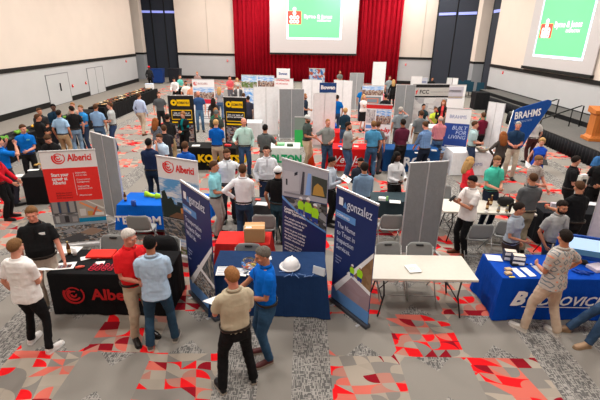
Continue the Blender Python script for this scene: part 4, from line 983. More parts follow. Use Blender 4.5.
# wide white/black display
r, p, W = plain((5.21, 20.2), (7.0, 20.4), .06, 2.1, m_pw, 'wide white and black pop-up display with initials and a red mark', 'pop_up_display', 'display stand')
rect(p, 'black_band', -W/2, W/2, 1.94, 2.1, m_black); rect(p, 'black_band', -W/2, W/2, 1.48, 1.56, m_black); rect(p, 'silver_band', -W/2, W/2, 1.57, 1.93, mat((.45, .44, .42), .5)); text('FCC', .25, m_black, p, (-W*.3, -.014, 1.66), bold=.02)
text('CONSTRUCTION', .12, mat((.3, .3, .3), .5), p, (.0, -.014, 1.7)); poly(p, 'red_mark', [(-W*.40, 1.62), (-W*.38, 1.62), (-W*.33, 1.92), (-W*.36, 1.82), (-W*.40, 1.8)], m_red, -.013); rect(p, 'sketch_picture', -W/2+.02, W/2-.02, .3, 1.46, pc_grey)
r, p, W = plain((6.9, 21.2), (8.15, 21.3), .08, 1.98, m_pw, 'white roll-up banner with a pale building picture and blue symbol', 'retractable_banner', 'banner'); rect(p, 'pale_picture', -.5, .5, 1.3, 1.9, mat((.5, .48, .55), .5)); rect(p, 'gold_line', -.5, .5, 1.36, 1.42, mat((.7, .5, .2), .5)); rect(p, 'blue_symbol', -.05, .35, .35, .75, m_lb); rect(p, 'caption', -.4, .4, 1.62, 1.74, mat((.3, .3, .33), .5))
r, p, W = plain((6.55, 25.8), (7.5, 25.8), .08, 1.9, mat((.45, .47, .55), .5), 'pale blue landscape poster between the far seated pair and the white board'); rect(p, 'gold_line', -.45, .45, 1.3, 1.42, mat((.65, .5, .25), .5)); rect(p, 'wording', -.4, .4, 1.6, 1.7, mat((.2, .22, .35), .5))
# ---------------------------------------------------------------- folding chairs
def chair_proto():
    r = empty('folding_chair', (0, 0, 0), 0, 'x', 'chair')
    mp = mat((.27, .28, .275), .55, 'plastic'); ml = mat((.42, .42, .41), .4, 'steel', .5, .5)
    bm = NB(); rows = []
    for z, y, w in ((.50, .20, .20), (.56, .215, .222), (.70, .24, .225), (.80, .262, .215), (.845, .27, .17)):
        f = []; b = []
        for i in range(13):
            u = -1+i/6; f.append(V((u*w, y+.03*(1-u*u), z))); b.append(V((u*w, y+.03*(1-u*u)+.016, z)))
        rows.append(f+b[::-1])
    rings(bm, rows); bk = obj('backrest', bm, mp, r, True)
    bm = NB(); box(bm, (0, .279, .80), (.13, .035, .022)); bevel(bm, .008); obj('handle_slot', bm, m_black, bk)
    bm = NB(); rows = []
    for z, s in ((.430, .97), (.437, 1.0), (.447, 1.0), (.452, .97)): rows.append(ering(V((0, -.02, z)), V((.22*s, 0, 0)), V((0, .21*s, 0)), 24, 4))
    rings(bm, rows); obj('seat', bm, mp, r, True)
    for s in (-1, 1):
        bm = NB(); tube(bm, [(s*.225, .27, .78), (s*.23, .19, .5), (s*.235, -.02, .3), (s*.235, -.27, .01)], .012, 8); obj('leg', bm, ml, r, True)
        bm = NB(); tube(bm, [(s*.205, -.12, .43), (s*.21, .08, .22), (s*.215, .26, .01)], .011, 8); obj('leg', bm, ml, r, True)
    bm = NB(); tube(bm, [(-.235, -.2, .08), (.235, -.2, .08)], .009, 6); obj('crossbar', bm, ml, r, True); bm = NB(); tube(bm, [(-.213, .2, .1), (.213, .2, .1)], .009, 6); obj('crossbar', bm, ml, r, True)
    return r
CH = chair_proto(); first = True
chairs = [((1.58, 6.22), 185, 'grey plastic folding chair tucked behind the cream table, left of the two'), ((2.10, 6.22), 178, 'grey plastic folding chair tucked behind the cream table, right of the two'),
 ((1.88, 8.0), 0, 'grey plastic folding chair with its back towards us at the dark slate table'), ((-3.2, 7.75), 0, 'grey folding chair with its back towards us at the sky blue table'),
 ((3.55, 7.6), 0, 'grey folding chair standing behind the man with the phone, facing the bottle table'), ((4.2, 7.75), -12, 'grey folding chair below the brown bottles, right behind the woman in grey'), ((3.45, 9.25), 180, 'grey folding chair on the far side of the bottle table'),
 ((-3.3, 6.32), 180, 'grey folding chair behind the black table with the folded red shirts'), ((-2.35, 6.32), 176, 'grey folding chair with a black jacket behind the man in pale blue'),
 ((-.87, 6.08), 180, 'grey folding chair between the navy table and the cardboard box'), ((-.72, 7.9), 0, 'grey folding chair at the dark grey table among the men in white')]
for (x, y), deg, lab in chairs:
    if first: o = CH; o.location = (x, y, 0); first = False
    else: o = copy_tree(CH, None, (x, y))
    o.rotation_euler = (0, 0, math.radians(deg+180)); o['label'] = lab
# ---------------------------------------------------------------- things on the tables
TOP = .757
def item(name, bm, m, x, y, z, rz, label, cat, group=None, smooth=False):
    o = obj(name, bm, m, None, smooth, (x, y, z), rz); tag(o, label, cat, group); return o
def flat(name, px, py, w, d, deg, m, label, cat, z=TOP, t=.003, group=None):
    x, y = at(px, py, z); bm = NB(); box(bm, (0, 0, t/2+.001), (w, d, t)); return item(name, bm, m, x, y, z, math.radians(deg), label, cat, group)
def lines(o, n, w, d, m, t=.005, name='printing'):
    bm = NB()
    for i in range(n): box(bm, (-w*.05*(i % 2), d*.38-i*d*.76/max(1, n-1), t), (w*(.8-.1*(i % 2)), d*.04, .001))
    obj(name, bm, m, o)
def bottle(px, py, label, c=(.10, .03, .008), z=TOP, h=.23, wine=False):
    x, y = at(px, py, z); r = empty('bottle', (x, y, z), 0, label, 'bottle'); k = h/.23
    bm = NB(); tube(bm, [(0, 0, 0), (0, 0, .005), (0, 0, .13*k), (0, 0, .155*k), (0, 0, .18*k), (0, 0, .225*k)], [.028, .031, .031, .024, .014, .013], 14); obj('body', bm, mat(c, .15), r, True)
    bm = NB(); tube(bm, [(0, 0, .22*k), (0, 0, .235*k)], .015, 10); obj('bottle_cap', bm, mat((.5, .4, .15), .3), r); bm = NB(); tube(bm, [(0, 0, .04*k), (0, 0, .1*k)], .0322, 14, False); obj('paper_label', bm, mat((.6, .4, .2), .6), r, True)
def cup(px, py, label, c=(.85, .85, .83), h=.12, z=TOP):
    x, y = at(px, py, z); bm = NB(); tube(bm, [(0, 0, 0), (0, 0, h), (0, 0, h+.003), (0, 0, h-.002), (0, 0, .008)], [.028, .041, .043, .038, .025], 16); item('cup', bm, mat(c, .5), x, y, z, 0, label, 'cup', smooth=True)
bottle(69.5, 254, 'brown beer bottle standing on the black table by the white cup'); cup(75, 255, 'tall white paper cup next to the brown bottle on the black table')
bottle(125.5, 201, 'dark brown bottle on the sky blue table')
bottle(487, 209, 'brown bottle on the far cream table, left one beside the woman in grey'); bottle(490.5, 205, 'brown bottle on the far cream table, just right of the first')
bottle(498, 212, 'small clear topped bottle left of the black bag', (.3, .28, .26), h=.15); bottle(506.5, 212, 'small clear topped bottle right of the black bag', (.3, .28, .26), h=.15)
cup(486, 213, 'tiny white cup on the far cream table', h=.04)
# black table foreground
for (px, py, w, d, deg, lab, n) in ((65, 266, .30, .21, 12, 'printed brochure with a colour picture lying at the front of the black table', 0), (68, 250, .40, .24, 0, 'large white sheet under the brown bottle', 0), (86, 258, .16, .12, 30, 'small white card at the middle of the black table', 2), (96, 257, .15, .09, -10, 'small white card right of the other one on the black table', 2), (100, 263, .14, .09, 10, 'stack of white leaflets behind the red wristbands', 0)):
    o = flat('brochure' if n == 0 else 'card', px, py, w, d, deg, m_paper, lab, 'paper')
    if 'colour' in lab:
        bm = NB(); box(bm, (0, -.02, .0055), (.2, .1, .001)); obj('picture', bm, pc_dark, o)
for k, (x0, w) in enumerate(((-3.32, .42), (-2.86, .46))):
    bm = NB(); box(bm, (0, 0, .018), (w, .26, .036)); bevel(bm, .012); o = item('folded_shirt', bm, mat((.72, .035, .025), .85, 'fabric'), x0+.05, 6.06, TOP, .04-.1*k, ('red folded shirt, left one at the back of the black table', 'red folded shirt with white writing, right one at the back of the black table')[k], 'shirt')
    if k: text('Building Smarter', .055, m_wt, o, (-.2, .02, .038), rot=(0, 0, 0)); text('TEAMS', .05, m_wt, o, (-.1, -.06, .038), rot=(0, 0, 0))
random.seed(3)
for i in range(12):
    bm = NB(); rs = []
    for j in range(16):
        q = 2*PI*j/16; c = V((.038*math.cos(q), .03*math.sin(q), 0)); d = V((math.cos(q), math.sin(q), 0)); rs.append([c+d*.004*math.cos(t)+V((0, 0, .008*math.sin(t))) for t in [2*PI*k/6 for k in range(6)]])
    rings(bm, rs, closed=True); x, y = at(91+i*2.1, 270-(i % 3)*2.2, TOP); item('wristband', bm, mat((.75, .02, .06), .5), x, y, TOP+.010+.004*(i % 2), i, 'red rubber wristband in the heap at the front of the black table', 'wristband', 'wristbands on the black table', True)
x, y = at(80, 268, TOP); bm = NB(); tube(bm, [(-.06, -.02, .015), (0, 0, .02), (.06, .03, .015)], [.018, .024, .012], 10); item('wrapped_sweet', bm, mat((.75, .12, .08), .4), x, y, TOP, 0, 'red and white wrapped treat between the brochure and the wristbands', 'sweet', smooth=True)
# navy table: papers, bowl, hard hat, pens
for (px, py, w, d, deg, lab) in ((223, 271, .2, .26, 3, 'white leaflet at the left end of the navy table'), (240, 272, .24, .22, -8, 'printed sheet in the middle of the navy table'), (251, 271, .1, .25, -30, 'narrow white sheet next to the bowl of sweets'), (270, 258, .05, .12, 10, 'small white card behind the man in the blue polo')):
    o = flat('leaflet', px, py, w, d, deg, m_paper, lab, 'paper'); lines(o, 5, w, d, mat((.3, .35, .5), .6))
x, y = at(249, 268, TOP); r = empty('sweet_bowl', (x, y, TOP), 0, 'clear round bowl filled with wrapped sweets on the navy table', 'bowl')
bm = NB(); tube(bm, [(0, 0, 0), (0, 0, .02), (0, 0, .07), (0, 0, .12), (0, 0, .15)], [.06, .09, .12, .115, .095], 20, False); obj('bowl', bm, mat((.7, .75, .82), .1, 'glass'), r, True)
for i in range(26):
    q = i*2.4; rr = .085*math.sqrt((i % 13)/13); bm = NB(); ball(bm, (rr*math.cos(q), rr*math.sin(q), .03+.03*(i//13)), (.019, .013, .011), 8, 6)
    o = item('wrapped_sweet', bm, mat([(.8, .1, .05), (.85, .6, .05), (.1, .3, .7), (.85, .8, .75), (.8, .3, .1)][i % 5], .4), x, y, TOP, 0, 'colourful wrapped sweet in the clear bowl on the navy table', 'sweet', 'sweets in the bowl', True)
def hard_hat(px, py, z, label, s=1.0):
    x, y = at(px, py, z); r = empty('hard_hat', (x, y, z), math.radians(-15), label, 'hard hat'); bm = NB(); rows = []
    for i in range(8):
        th = PI/2*(1-i/8)+.03; rows.append([V((.135*s*math.sin(th)*math.cos(p), .155*s*math.sin(th)*math.sin(p), .02+.15*s*math.cos(th))) for p in [2*PI*j/28 for j in range(28)]])
    rings(bm, rows); sh = obj('shell', bm, mat((.85, .85, .85), .3), r, True)
    bm = NB(); tube(bm, [(0, -.13*s, .08*s), (0, -.06*s, .16*s), (0, .06*s, .17*s), (0, .13*s, .08*s)], [.008, .01, .01, .008], 8); obj('ridge', bm, mat((.85, .85, .85), .3), sh, True)
    bm = NB(); rs = [ering(V((-.02, 0, z2)), V((.155*s+k, 0, 0)), V((0, .168*s+k, 0)), 28) for z2, k in ((.012, 0), (.012, .012), (.022, .012), (.03, -.02))]; rings(bm, rs, True, False); obj('brim', bm, mat((.85, .85, .85), .3), r, True)
hard_hat(291, 267, TOP, 'white hard hat on the navy table', 1.0); hard_hat(339, 181, .757, 'small white hard hat on the table behind the navy banners', .9) if False else None
for i, (px, py) in enumerate(((283, 272), (287, 276), (292, 274.5), (297, 276.5), (302, 275), (308, 276.5), (313, 275), (281, 268))):
    x, y = at(px, py, TOP); bm = NB(); tube(bm, [(-.06, 0, .006), (.055, 0, .006), (.07, 0, .006)], [.006, .006, .002], 6); item('pen', bm, mat((.15, .25, .5), .4), x, y, TOP, i*.7, 'blue giveaway pen scattered on the navy table near the hard hat', 'pen', 'pens on the navy table', True)
bm = NB(); rings(bm, [[(-.1, -.03, 0), (.1, -.03, 0), (.1, .03, 0), (-.1, .03, 0)], [(-.1, .0, .12), (.1, .0, .12), (.1, .01, .12), (-.1, .01, .12)]]); x, y = at(319, 274, TOP); item('card_holder', bm, mat((.6, .65, .7), .2), x, y, TOP, -.5, 'clear card holder at the right end of the navy table', 'holder')
# cardboard box
r = empty('cardboard_box', (-.80, 6.72, TOP), math.radians(3), 'closed cardboard box on the coral red table', 'box'); mb = mat((.50, .27, .12), .8)
bm = NB(); box(bm, (0, 0, .13), (.36, .3, .26)); bevel(bm, .006, 1); obj('carton', bm, mb, r)
for s in (-1, 1):
    bm = NB(); box(bm, (0, s*.076, .264), (.355, .147, .006)); obj('flap', bm, mat((.56, .31, .14), .8), r)
bm = NB(); box(bm, (0, 0, .269), (.36, .045, .003)); obj('packing_tape', bm, mat((.62, .42, .22), .4), r); bm = NB(); box(bm, (-.1, -.08, .2695), (.1, .06, .002)); obj('shipping_label', bm, m_paper, r)
# royal blue table
for i, (x, y, z) in enumerate(((3.50, 6.12, 0), (3.50, 6.12, .085), (3.57, 5.98, 0), (3.57, 5.98, .085))):
    r = empty('boxed_notebook', (x, y, TOP+z), math.radians(-12), ('navy gift box with a white band on the royal blue table, back stack below', 'navy gift box topmost of the back stack on the royal blue table', 'navy gift box with a white band, front stack below', 'navy gift box topmost of the front stack on the royal blue table')[i], 'box')
    bm = NB(); box(bm, (0, 0, .04), (.2, .12, .08)); bevel(bm, .004, 1); obj('carton', bm, mat((.02, .03, .07), .5), r); bm = NB(); box(bm, (0, -.0, .0805), (.17, .1, .002)); obj('lid_label', bm, mat((.75, .65, .55), .6), r); bm = NB(); box(bm, (0, -.061, .04), (.18, .002, .05)); obj('front_label', bm, m_paper, r)
for (px, py, w, d, deg, lab) in ((494, 258, .24, .2, -10, 'white sheet at the back left corner of the royal blue table'), (518, 272.5, .11, .26, -32+40, 'white leaflet on the royal blue table, left of the pair'), (528, 272, .11, .26, 8, 'white leaflet on the royal blue table, right of the pair'), (540, 270, .14, .26, 6, 'grey leaflet fan beside the man in the diamond pattern shirt')):
    o = flat('leaflet', px, py, w, d, deg if deg < 20 else 0, m_paper if 'white' in lab else mat((.4, .4, .44), .6), lab, 'paper')
for i, (px, py) in enumerate(((508, 270), (508, 274))):
    flat('wooden_coaster', px, py, .1, .07, 10, mat((.55, .38, .22), .6), ('tan coaster at the left of the royal blue table, farther one', 'tan coaster at the left of the royal blue table, nearer one')[i], 'coaster', t=.03)
flat('sticky_note', 512, 277, .09, .03, 5, mat((.85, .65, .05), .6), 'small yellow card at the front edge of the royal blue table', 'card')
x, y = at(514, 265, TOP); r = empty('business_card_holder', (x, y, TOP), .1, 'small black card holder on the royal blue table', 'holder'); bm = NB(); box(bm, (0, 0, .015), (.11, .07, .03)); bevel(bm, .008); obj('tray', bm, m_black, r); bm = NB(); box(bm, (0, .03, .05), (.11, .015, .07)); obj('backing', bm, m_black, r)
for i, px in enumerate((519, 523, 527, 531, 535)):
    x, y = at(px, 264.5, TOP); bm = NB(); tube(bm, [(0, 0, 0), (0, 0, .012)], .018, 12); item('badge_pin', bm, mat([(.02, .02, .03), (.6, .6, .62)][i % 2], .4), x, y, TOP, 0, 'small round pin in the row behind the leaflets on the royal blue table', 'pin', 'pins on the royal blue table', True)
for i, (px, py) in enumerate(((577, 273), (581, 272), (584, 274), (588, 273))):
    x, y = at(px, py, TOP); bm = NB(); tube(bm, [(-.08, 0, .014), (-.02, 0, .016), (.07, 0, .014), (.09, 0, .014)], [.01, .016, .014, .005], 8); item('blue_flashlight', bm, mat((.0, .04, .3), .35), x, y, TOP, 2.2+.15*i, 'blue tube shaped giveaway right of the man in the diamond pattern shirt', 'giveaway', 'blue giveaways on the royal blue table', True)
# monitor at the right edge
r = empty('monitor', (4.62, 6.1, TOP), math.radians(-20), 'large wide monitor with a pale picture on the royal blue table', 'monitor')
bm = NB(); box(bm, (0, 0, .26), (.72, .04, .42)); bevel(bm, .008, 1); sc_ = obj('housing', bm, mat((.0, .05, .3), .5), r)
bm = NB(); box(bm, (0, -.022, .28), (.62, .004, .3)); obj('screen', bm, mat((.45, .62, .78), .9, 'emit'), sc_); bm = NB(); box(bm, (0, -.026, .18), (.62, .003, .1)); obj('screen_shoreline', bm, mat((.05, .12, .2), .5, 'emit'), sc_)
bm = NB(); box(bm, (0, .0, .015), (.3, .2, .03)); obj('stand', bm, m_black, r); flat('pink_folder', 597, 269, .25, .2, 15, mat((.6, .52, .58), .6), 'pale pink folder at the right edge of the royal blue table', 'folder', t=.05)
for i, (px, py) in enumerate(((146.5, 196), (157, 198))):
    x, y = at(px, py, TOP); r = bpy.data.objects.new('trainer', shoe(1, (.50, .85, .02), (.25, .35, .05))); r.location = (x, y, TOP); r.rotation_euler = (0, 0, (PI*.42, PI*.62)[i]); reg(r); tag(r, ('neon yellow-green trainer on the sky blue table, the left one', 'neon yellow-green trainer on the sky blue table, the one beside the banner')[i], 'shoe')
# cream tables
o = flat('printed_sheet', 413, 268.5, .20, .23, 10, m_paper, 'single printed sheet with red text on the cream table', 'paper'); lines(o, 4, .17, .1, mat((.6, .15, .12), .6))
flat('red_flyer', 464, 206, .1, .12, 20, mat((.75, .1, .05), .6), 'small red flyer on the far cream table', 'paper')
x, y = at(505, 205, TOP); bm = NB(); rings(bm, [ering(V((0, 0, z)), V((w, 0, 0)), V((0, d, 0)), 16, 4) for z, w, d in ((.06, .13, .07), (.10, .17, .09), (.2, .16, .09), (.24, .12, .06))]); o = item('bag', bm, mat((.012, .012, .013), .6, 'fabric'), x, y, TOP-.06, 0, 'black handbag on the far cream table between the small bottles', 'bag', smooth=True)
bm = NB(); tube(bm, [(-.08, 0, .22), (-.05, 0, .31), (.05, 0, .31), (.08, 0, .22)], .008, 8); obj('handle', bm, m_black, o, True)
# sky blue table
x, y = at(134, 206, TOP); bm = NB(); tube(bm, [(0, 0, 0), (0, 0, .01), (0, 0, .12), (0, 0, .13)], [.035, .05, .05, .03], 14); item('jar', bm, mat((.02, .06, .3), .2), x, y, TOP, 0, 'blue glass jar on the sky blue table beside the bottle', 'jar', smooth=True)
flat('paper_sheet', 16, 176, .3, .22, 20, m_paper, 'white sheet at the left corner of the plain black table', 'paper'); flat('paper_sheet', 33.5, 170, .26, .12, 15, m_paper, 'narrow white sheet in the middle of the plain black table', 'paper')
for i, (px, py) in enumerate(((36, 166), (39, 165), (42, 166))):
    x, y = at(px, py, TOP); bm = NB(); ball(bm, (0, 0, .03), (.05, .04, .03), 10, 8); item('snack_packet', bm, mat((.5, .3, .08), .6), x, y, TOP, i, 'yellow snack packet beside the arm of the man leaning on the plain black table', 'packet', 'snack packets on the plain black table', True)
# bowl on the white table and other table goods at the back
x, y = at(482, 152, TOP); r = empty('bowl', (x, y, TOP), 0, 'wide steel bowl on the white table', 'bowl'); bm = NB(); tube(bm, [(0, 0, 0), (0, 0, .02), (0, 0, .09), (0, 0, .14), (0, 0, .135), (0, 0, .1)], [.08, .12, .2, .23, .22, .19], 22); obj('basin', bm, mat((.4, .33, .25), .4), r, True)
for i in range(9):
    q = i*2.4; bm = NB(); ball(bm, (.02*i*math.cos(q), .018*i*math.sin(q), .14), (.03, .02, .02), 8, 6); item('wrapped_sweet', bm, mat([(.8, .75, .6), (.5, .1, .08), (.3, .4, .6)][i % 3], .5), x, y, TOP, 0, 'wrapped sweet heaped in the wide bowl on the white table', 'sweet', 'sweets in the wide bowl', True)
goods = [(228, 146, .2, (.6, .02, .02), 'red flat box on the black and yellow table', .05), (196, 146, .25, (.8, .8, .8), 'white brochures left on the black and yellow table', .02), (221, 142, .1, (.9, .6, .02), 'yellow giveaway on the black and yellow table', .05),
 (280, 145, .3, (.2, .5, .25), 'green box of giveaways on the green lettered table', .06), (290, 146, .2, (.05, .08, .05), 'dark box on the green lettered table', .07), (345, 149, .3, (.8, .8, .8), 'white papers on the red lettered table', .01), (356, 147, .15, (.7, .68, .6), 'cream booklet on the red lettered table', .03),
 (340, 147, .12, (.05, .15, .5), 'small blue box on the red lettered table', .04), (418, 153, .2, (.8, .8, .8), 'white sheet on the dark blue lettered table', .01), (434, 151, .16, (.5, .5, .5), 'grey booklet on the dark blue lettered table', .03), (440, 150, .1, (.02, .02, .02), 'black phone sized box on the dark blue lettered table', .04),
 (382, 200, .16, (.8, .8, .8), 'white cup lid stack on the dark slate table', .06), (395, 202, .24, (.8, .8, .8), 'white sheet on the dark slate table', .01), (387, 200.5, .04, (.3, .6, .2), 'green and yellow marker on the dark slate table', .1),
 (262, 204, .26, (.8, .8, .8), 'picture brochure on the dark grey table among the men in white', .01), (258, 200, .12, (.6, .06, .04), 'red booklet on the dark grey table among the men in white', .02),
 (562, 205, .3, (.8, .8, .8), 'white sheet on the black table with the round emblem', .01), (547, 207, .08, (.7, .1, .05), 'red small box on the black table with the round emblem', .06), (553, 208, .12, (.62, .58, .66), 'round pale dish standing on the black table with the round emblem', .12), (592, 204, .3, (.7, .7, .75), 'white document at the right of the black table with the round emblem', .01),
 (487, 150, .2, (.7, .6, .4), 'tan booklet on the white table', .02), (470, 152, .12, (.1, .12, .3), 'navy booklet on the white table', .02)]
for px, py, w, c, lab, t in goods:
    flat('leaflet' if t < .03 else 'giveaway_box', px, py, w, w*.7, (px*7) % 30-15, mat(c, .6), lab, 'paper' if t < .03 else 'box', t=t)
# orange cone-like bag by the centre board
x, y = 0.35, 13.55; bm = NB(); rings(bm, [ering(V((0, 0, z)), V((r_, 0, 0)), V((0, r_, 0)), 18) for z, r_ in ((.03, .15), (.6, .035), (.62, .03))]); o = item('traffic_cone', bm, mat((.8, .07, .01), .5), x, y, 0, 0, 'orange traffic cone left of the red lettered table', 'traffic cone', smooth=True)
bm = NB(); box(bm, (0, 0, .015), (.36, .36, .03)); obj('cone_base', bm, mat((.8, .07, .01), .5), o)
# buffet food, left wall
random.seed(11); n = 0
for row in range(15):
    for colm in range(2):
        y = 20.8+row*.48; x = -10.08+colm*.36; r = empty('meal_box', (x+random.uniform(-.04, .04), y, TOP), random.uniform(-.2, .2), 'boxed meal with a clear lid in the rows on the farther buffet table', 'meal box', 'boxed meals on the buffet')
        bm = NB(); rings(bm, [[(-a_, -b_, z), (a_, -b_, z), (a_, b_, z), (-a_, b_, z)] for a_, b_, z in ((.12, .14, 0), (.15, .18, .08))]); obj('tray', bm, mat((.03, .025, .02), .5), r)
        bm = NB(); 
        for k in range(5): ball(bm, (random.uniform(-.08, .08), random.uniform(-.1, .1), .09), (.05, .05, .035), 8, 6)
        obj('food', bm, mat([(.35, .16, .06), (.5, .32, .15), (.14, .06, .03), (.6, .5, .35), (.3, .05, .03)][(row*3+colm) % 5], .7), r, True)
for i, (y, c) in enumerate(((13.6, (.1, .3, .03)), (14.6, (.15, .35, .03)), (15.6, (.75, .35, .02)), (16.6, (.5, .35, .1)), (17.3, (.1, .25, .03)))):
    r = empty('platter', (-9.95, y, TOP), i, ('green salad platter at the near end of the buffet', 'green salad platter second from the near end of the buffet', 'platter of orange snacks on the nearer buffet table', 'platter of golden bread on the nearer buffet table', 'green salad platter at the far end of the nearer buffet table')[i], 'platter')
    bm = NB(); tube(bm, [(0, 0, 0), (0, 0, .03), (0, 0, .05)], [.2, .26, .27], 20); obj('dish', bm, m_black, r, True); bm = NB()
    for k in range(16):
        q = k*2.4; ball(bm, (.05*math.sqrt(k)*math.cos(q), .05*math.sqrt(k)*math.sin(q), .07+.03*random.random()), (.06, .05, .045), 8, 6)
    obj('food', bm, mat(c, .7), r, True)
r = empty('paper_sack', (-9.8, 27.6, TOP), .2, 'white box at the far end of the buffet', 'box'); bm = NB(); box(bm, (0, 0, .16), (.5, .4, .32)); bevel(bm, .01, 1); obj('carton', bm, m_white, r)
bm = NB(); box(bm, (0, 0, .33), (.5, .4, .02)); obj('lid', bm, mat((.5, .6, .75), .6), r)
# bins and stacked chairs at the far corners
def bin_(x, y, c, lab):
    r = empty('storage_bin', (x, y, 0), 0, lab, 'bin'); bm = NB(); rings(bm, [[(-a_, -b_, z), (a_, -b_, z), (a_, b_, z), (-a_, b_, z)] for a_, b_, z in ((.45, .35, .08), (.52, .42, 1.15))]); obj('tub', bm, mat(c, .5), r)
    bm = NB(); box(bm, (0, 0, 1.19), (1.08, .88, .08)); bevel(bm, .02); obj('lid', bm, mat(tuple(q*.7 for q in c), .5), r)
    bm = NB(); tube(bm, [(-.4, 0, .06), (-.3, 0, .06)], .06, 10); tube(bm, [(.3, 0, .06), (.4, 0, .06)], .06, 10); obj('wheels', bm, m_black, r)
bin_(-12.6, 37.8, (.006, .04, .2), 'dark blue wheeled bin at the far left in front of the dark panels'); bin_(-11.2, 38.2, (.01, .012, .02), 'black wheeled bin at the far left beside the blue one')
def arm_chair(x, y, lab):
    r = empty('padded_chair', (x, y, 0), PI*.9, lab, 'chair'); m_ = mat((.012, .05, .08), .8, 'fabric')
    bm = NB(); box(bm, (0, 0, .48), (.5, .5, .09)); bevel(bm, .02); obj('seat', bm, m_, r); bm = NB(); box(bm, (0, .24, .85), (.5, .07, .6)); bevel(bm, .02); obj('backrest', bm, m_, r)
    for sx in (-1, 1):
        for sy in (-1, 1): bm = NB(); tube(bm, [(sx*.22, sy*.22, 0), (sx*.22, sy*.22, .45)], .015, 6); obj('leg', bm, m_black, r)
for i, (x, y) in enumerate(((11.7, 31.9), (12.4, 31.8), (13.0, 31.4), (11.9, 33.0), (12.6, 32.9))): arm_chair(x, y, 'teal padded chair near the far right dark panels, %s' % ('leftmost in front', 'middle one in front', 'rightmost in front', 'left one at the back', 'right one at the back')[i])
# tripod with a phone
x, y = 5.42, 7.62; r = empty('tripod', (x, y, 0), .3, 'black tripod standing behind the bearded man in grey', 'tripod')
for k in range(3):
    q = k*2*PI/3+.4; bm = NB(); tube(bm, [(0.02*math.cos(q), .02*math.sin(q), 1.0), (.3*math.cos(q), .3*math.sin(q), .45), (.52*math.cos(q), .52*math.sin(q), .01)], [.016, .013, .010], 8); obj('leg', bm, m_black, r, True)
bm = NB(); tube(bm, [(0, 0, .85), (0, 0, 1.52)], .013, 8); obj('centre_column', bm, m_metal, r, True); bm = NB(); box(bm, (0, 0, 1.53), (.06, .05, .06)); obj('head', bm, m_black, r)
r = empty('camera_unit', (x, y, 1.56), .15, 'white box shaped camera with a dark lens on top of the tripod', 'camera'); bm = NB(); box(bm, (0, 0, .1), (.15, .09, .2)); bevel(bm, .012); c_ = obj('housing', bm, mat((.6, .6, .55), .5), r); bm = NB(); box(bm, (0, -.05, .1), (.07, .02, .09)); obj('lens_plate', bm, m_black, c_); bm = NB(); box(bm, (0, 0, .215), (.11, .07, .03)); obj('top_dial', bm, m_white, c_)
# black jacket over a chair
bm = NB(); rings(bm, [ering(V((0, .03*k, z)), V((w, 0, 0)), V((0, d, 0)), 18, 3) for k, (z, w, d) in enumerate(((.38, .24, .06), (.55, .27, .07), (.75, .26, .075), (.86, .2, .06), (.89, .12, .03)))])
item('jacket', bm, mat((.008, .008, .009), .8, 'fabric'), -2.38, 6.40, .0, math.radians(4), 'black jacket hung over the folding chair behind the man in pale blue', 'jacket', smooth=True)
# ---------------------------------------------------------------- the people
BK = (.008, .008, .009); KH = (.42, .33, .24); JN = (.02, .05, .12); JL = (.12, .2, .32); WS = ((.5, .5, .5), (.7, .7, .7), 1); BS = ((.012, .01, .01), (.02, .02, .02), 0); BR = ((.13, .045, .02), (.03, .02, .01), 0)
NVP = (.012, .018, .035)
# foreground
P(30, 207, 1.80, 25, BK, (.40, .34, .28), 'lbrown', 'r', 'heavy man in a black polo with a white name badge behind the left foreground table', la=(.30, -.22, .90), ra='down', g=.7, tilt=25, badge=(.8, .8, .8))
q = P(14, 239, 1.73, 170, (.80, .78, .76), BK, 'lbrown', 'l', 'young man in a white T-shirt seen from behind in the left foreground', la='down', ra='front', tilt=25, tuck=False, collar=False, shoes=((.75, .72, .7), (.8, .8, .8), 1), spread=.2, stride=.12, pk='slim')
held('brochure', q, (-.02, -.34, 1.10), (.22, .30, .006), (.5, 0, 0), m_paper, 'white brochure held by the young man in the white T-shirt', 'paper')
P(129, 229.6, 1.78, 45, (.72, .015, .02), (.46, .37, .27), 'white', 'r', 'white-haired man in a bright red polo and khaki trousers', la='front', ra='front', g=.45, tilt=30, turn=25, shoes=BS, badge=(.8, .5, .5))
P(149, 236, 1.76, 195, (.42, .56, .72), (.018, .05, .09), 'black', 't', 'man in a pale blue short-sleeved shirt and blue jeans seen from behind, left foreground', ra='front', la='front', pk='denim', shoes=((.12, .11, .1), (.5, .45, .4), 1), spread=.17, stride=-.1, tilt=20, belt=False, tuck=False)
q = P(231, 267.5, 1.76, 205, (.50, .43, .31), BK, 'ginger', 'r', 'man in a tan polo and black trousers seen from behind in the centre foreground', la=(.1, -.33, 1.1), ra='front', tilt=25, turn=15, shoes=((.01, .01, .012), (.35, .3, .25), 1), spread=.2, g=.15)
held('clipboard', q, (.12, -.42, 1.08), (.24, .32, .008), (.4, 0, .2), m_paper, 'white brochure with colour pictures held by the man in the tan polo', 'paper')
bm = NB(); tube(bm, [(0, 0, 0), (0, 0, .03)], .034, 12); wt_ = obj('wristwatch', bm, m_black, q, True); wt_.location = (.12, -.30, 1.09); wt_.rotation_euler = (1.2, 0, 0)
P(261, 247.5, 1.76, -70, (.0, .12, .55), (.02, .06, .12), 'salt', 't', 'grey-haired man in a royal blue polo leaning over the navy table', la='front', ra=(-.16, -.42, 1.0), tilt=32, lean=1, pk='denim', g=.3, shoes=((.09, .02, .02), (.3, .25, .2), 1))
P(521, 203, 1.62, 35, (.30, .34, .40), (.045, .03, .025), 'dark', 't', 'woman with a dark ponytail in a light grey-blue polo by the royal blue table', fem=True, hs='pony', la='pocket', ra='front', tilt=22, turn=25, dz=0)
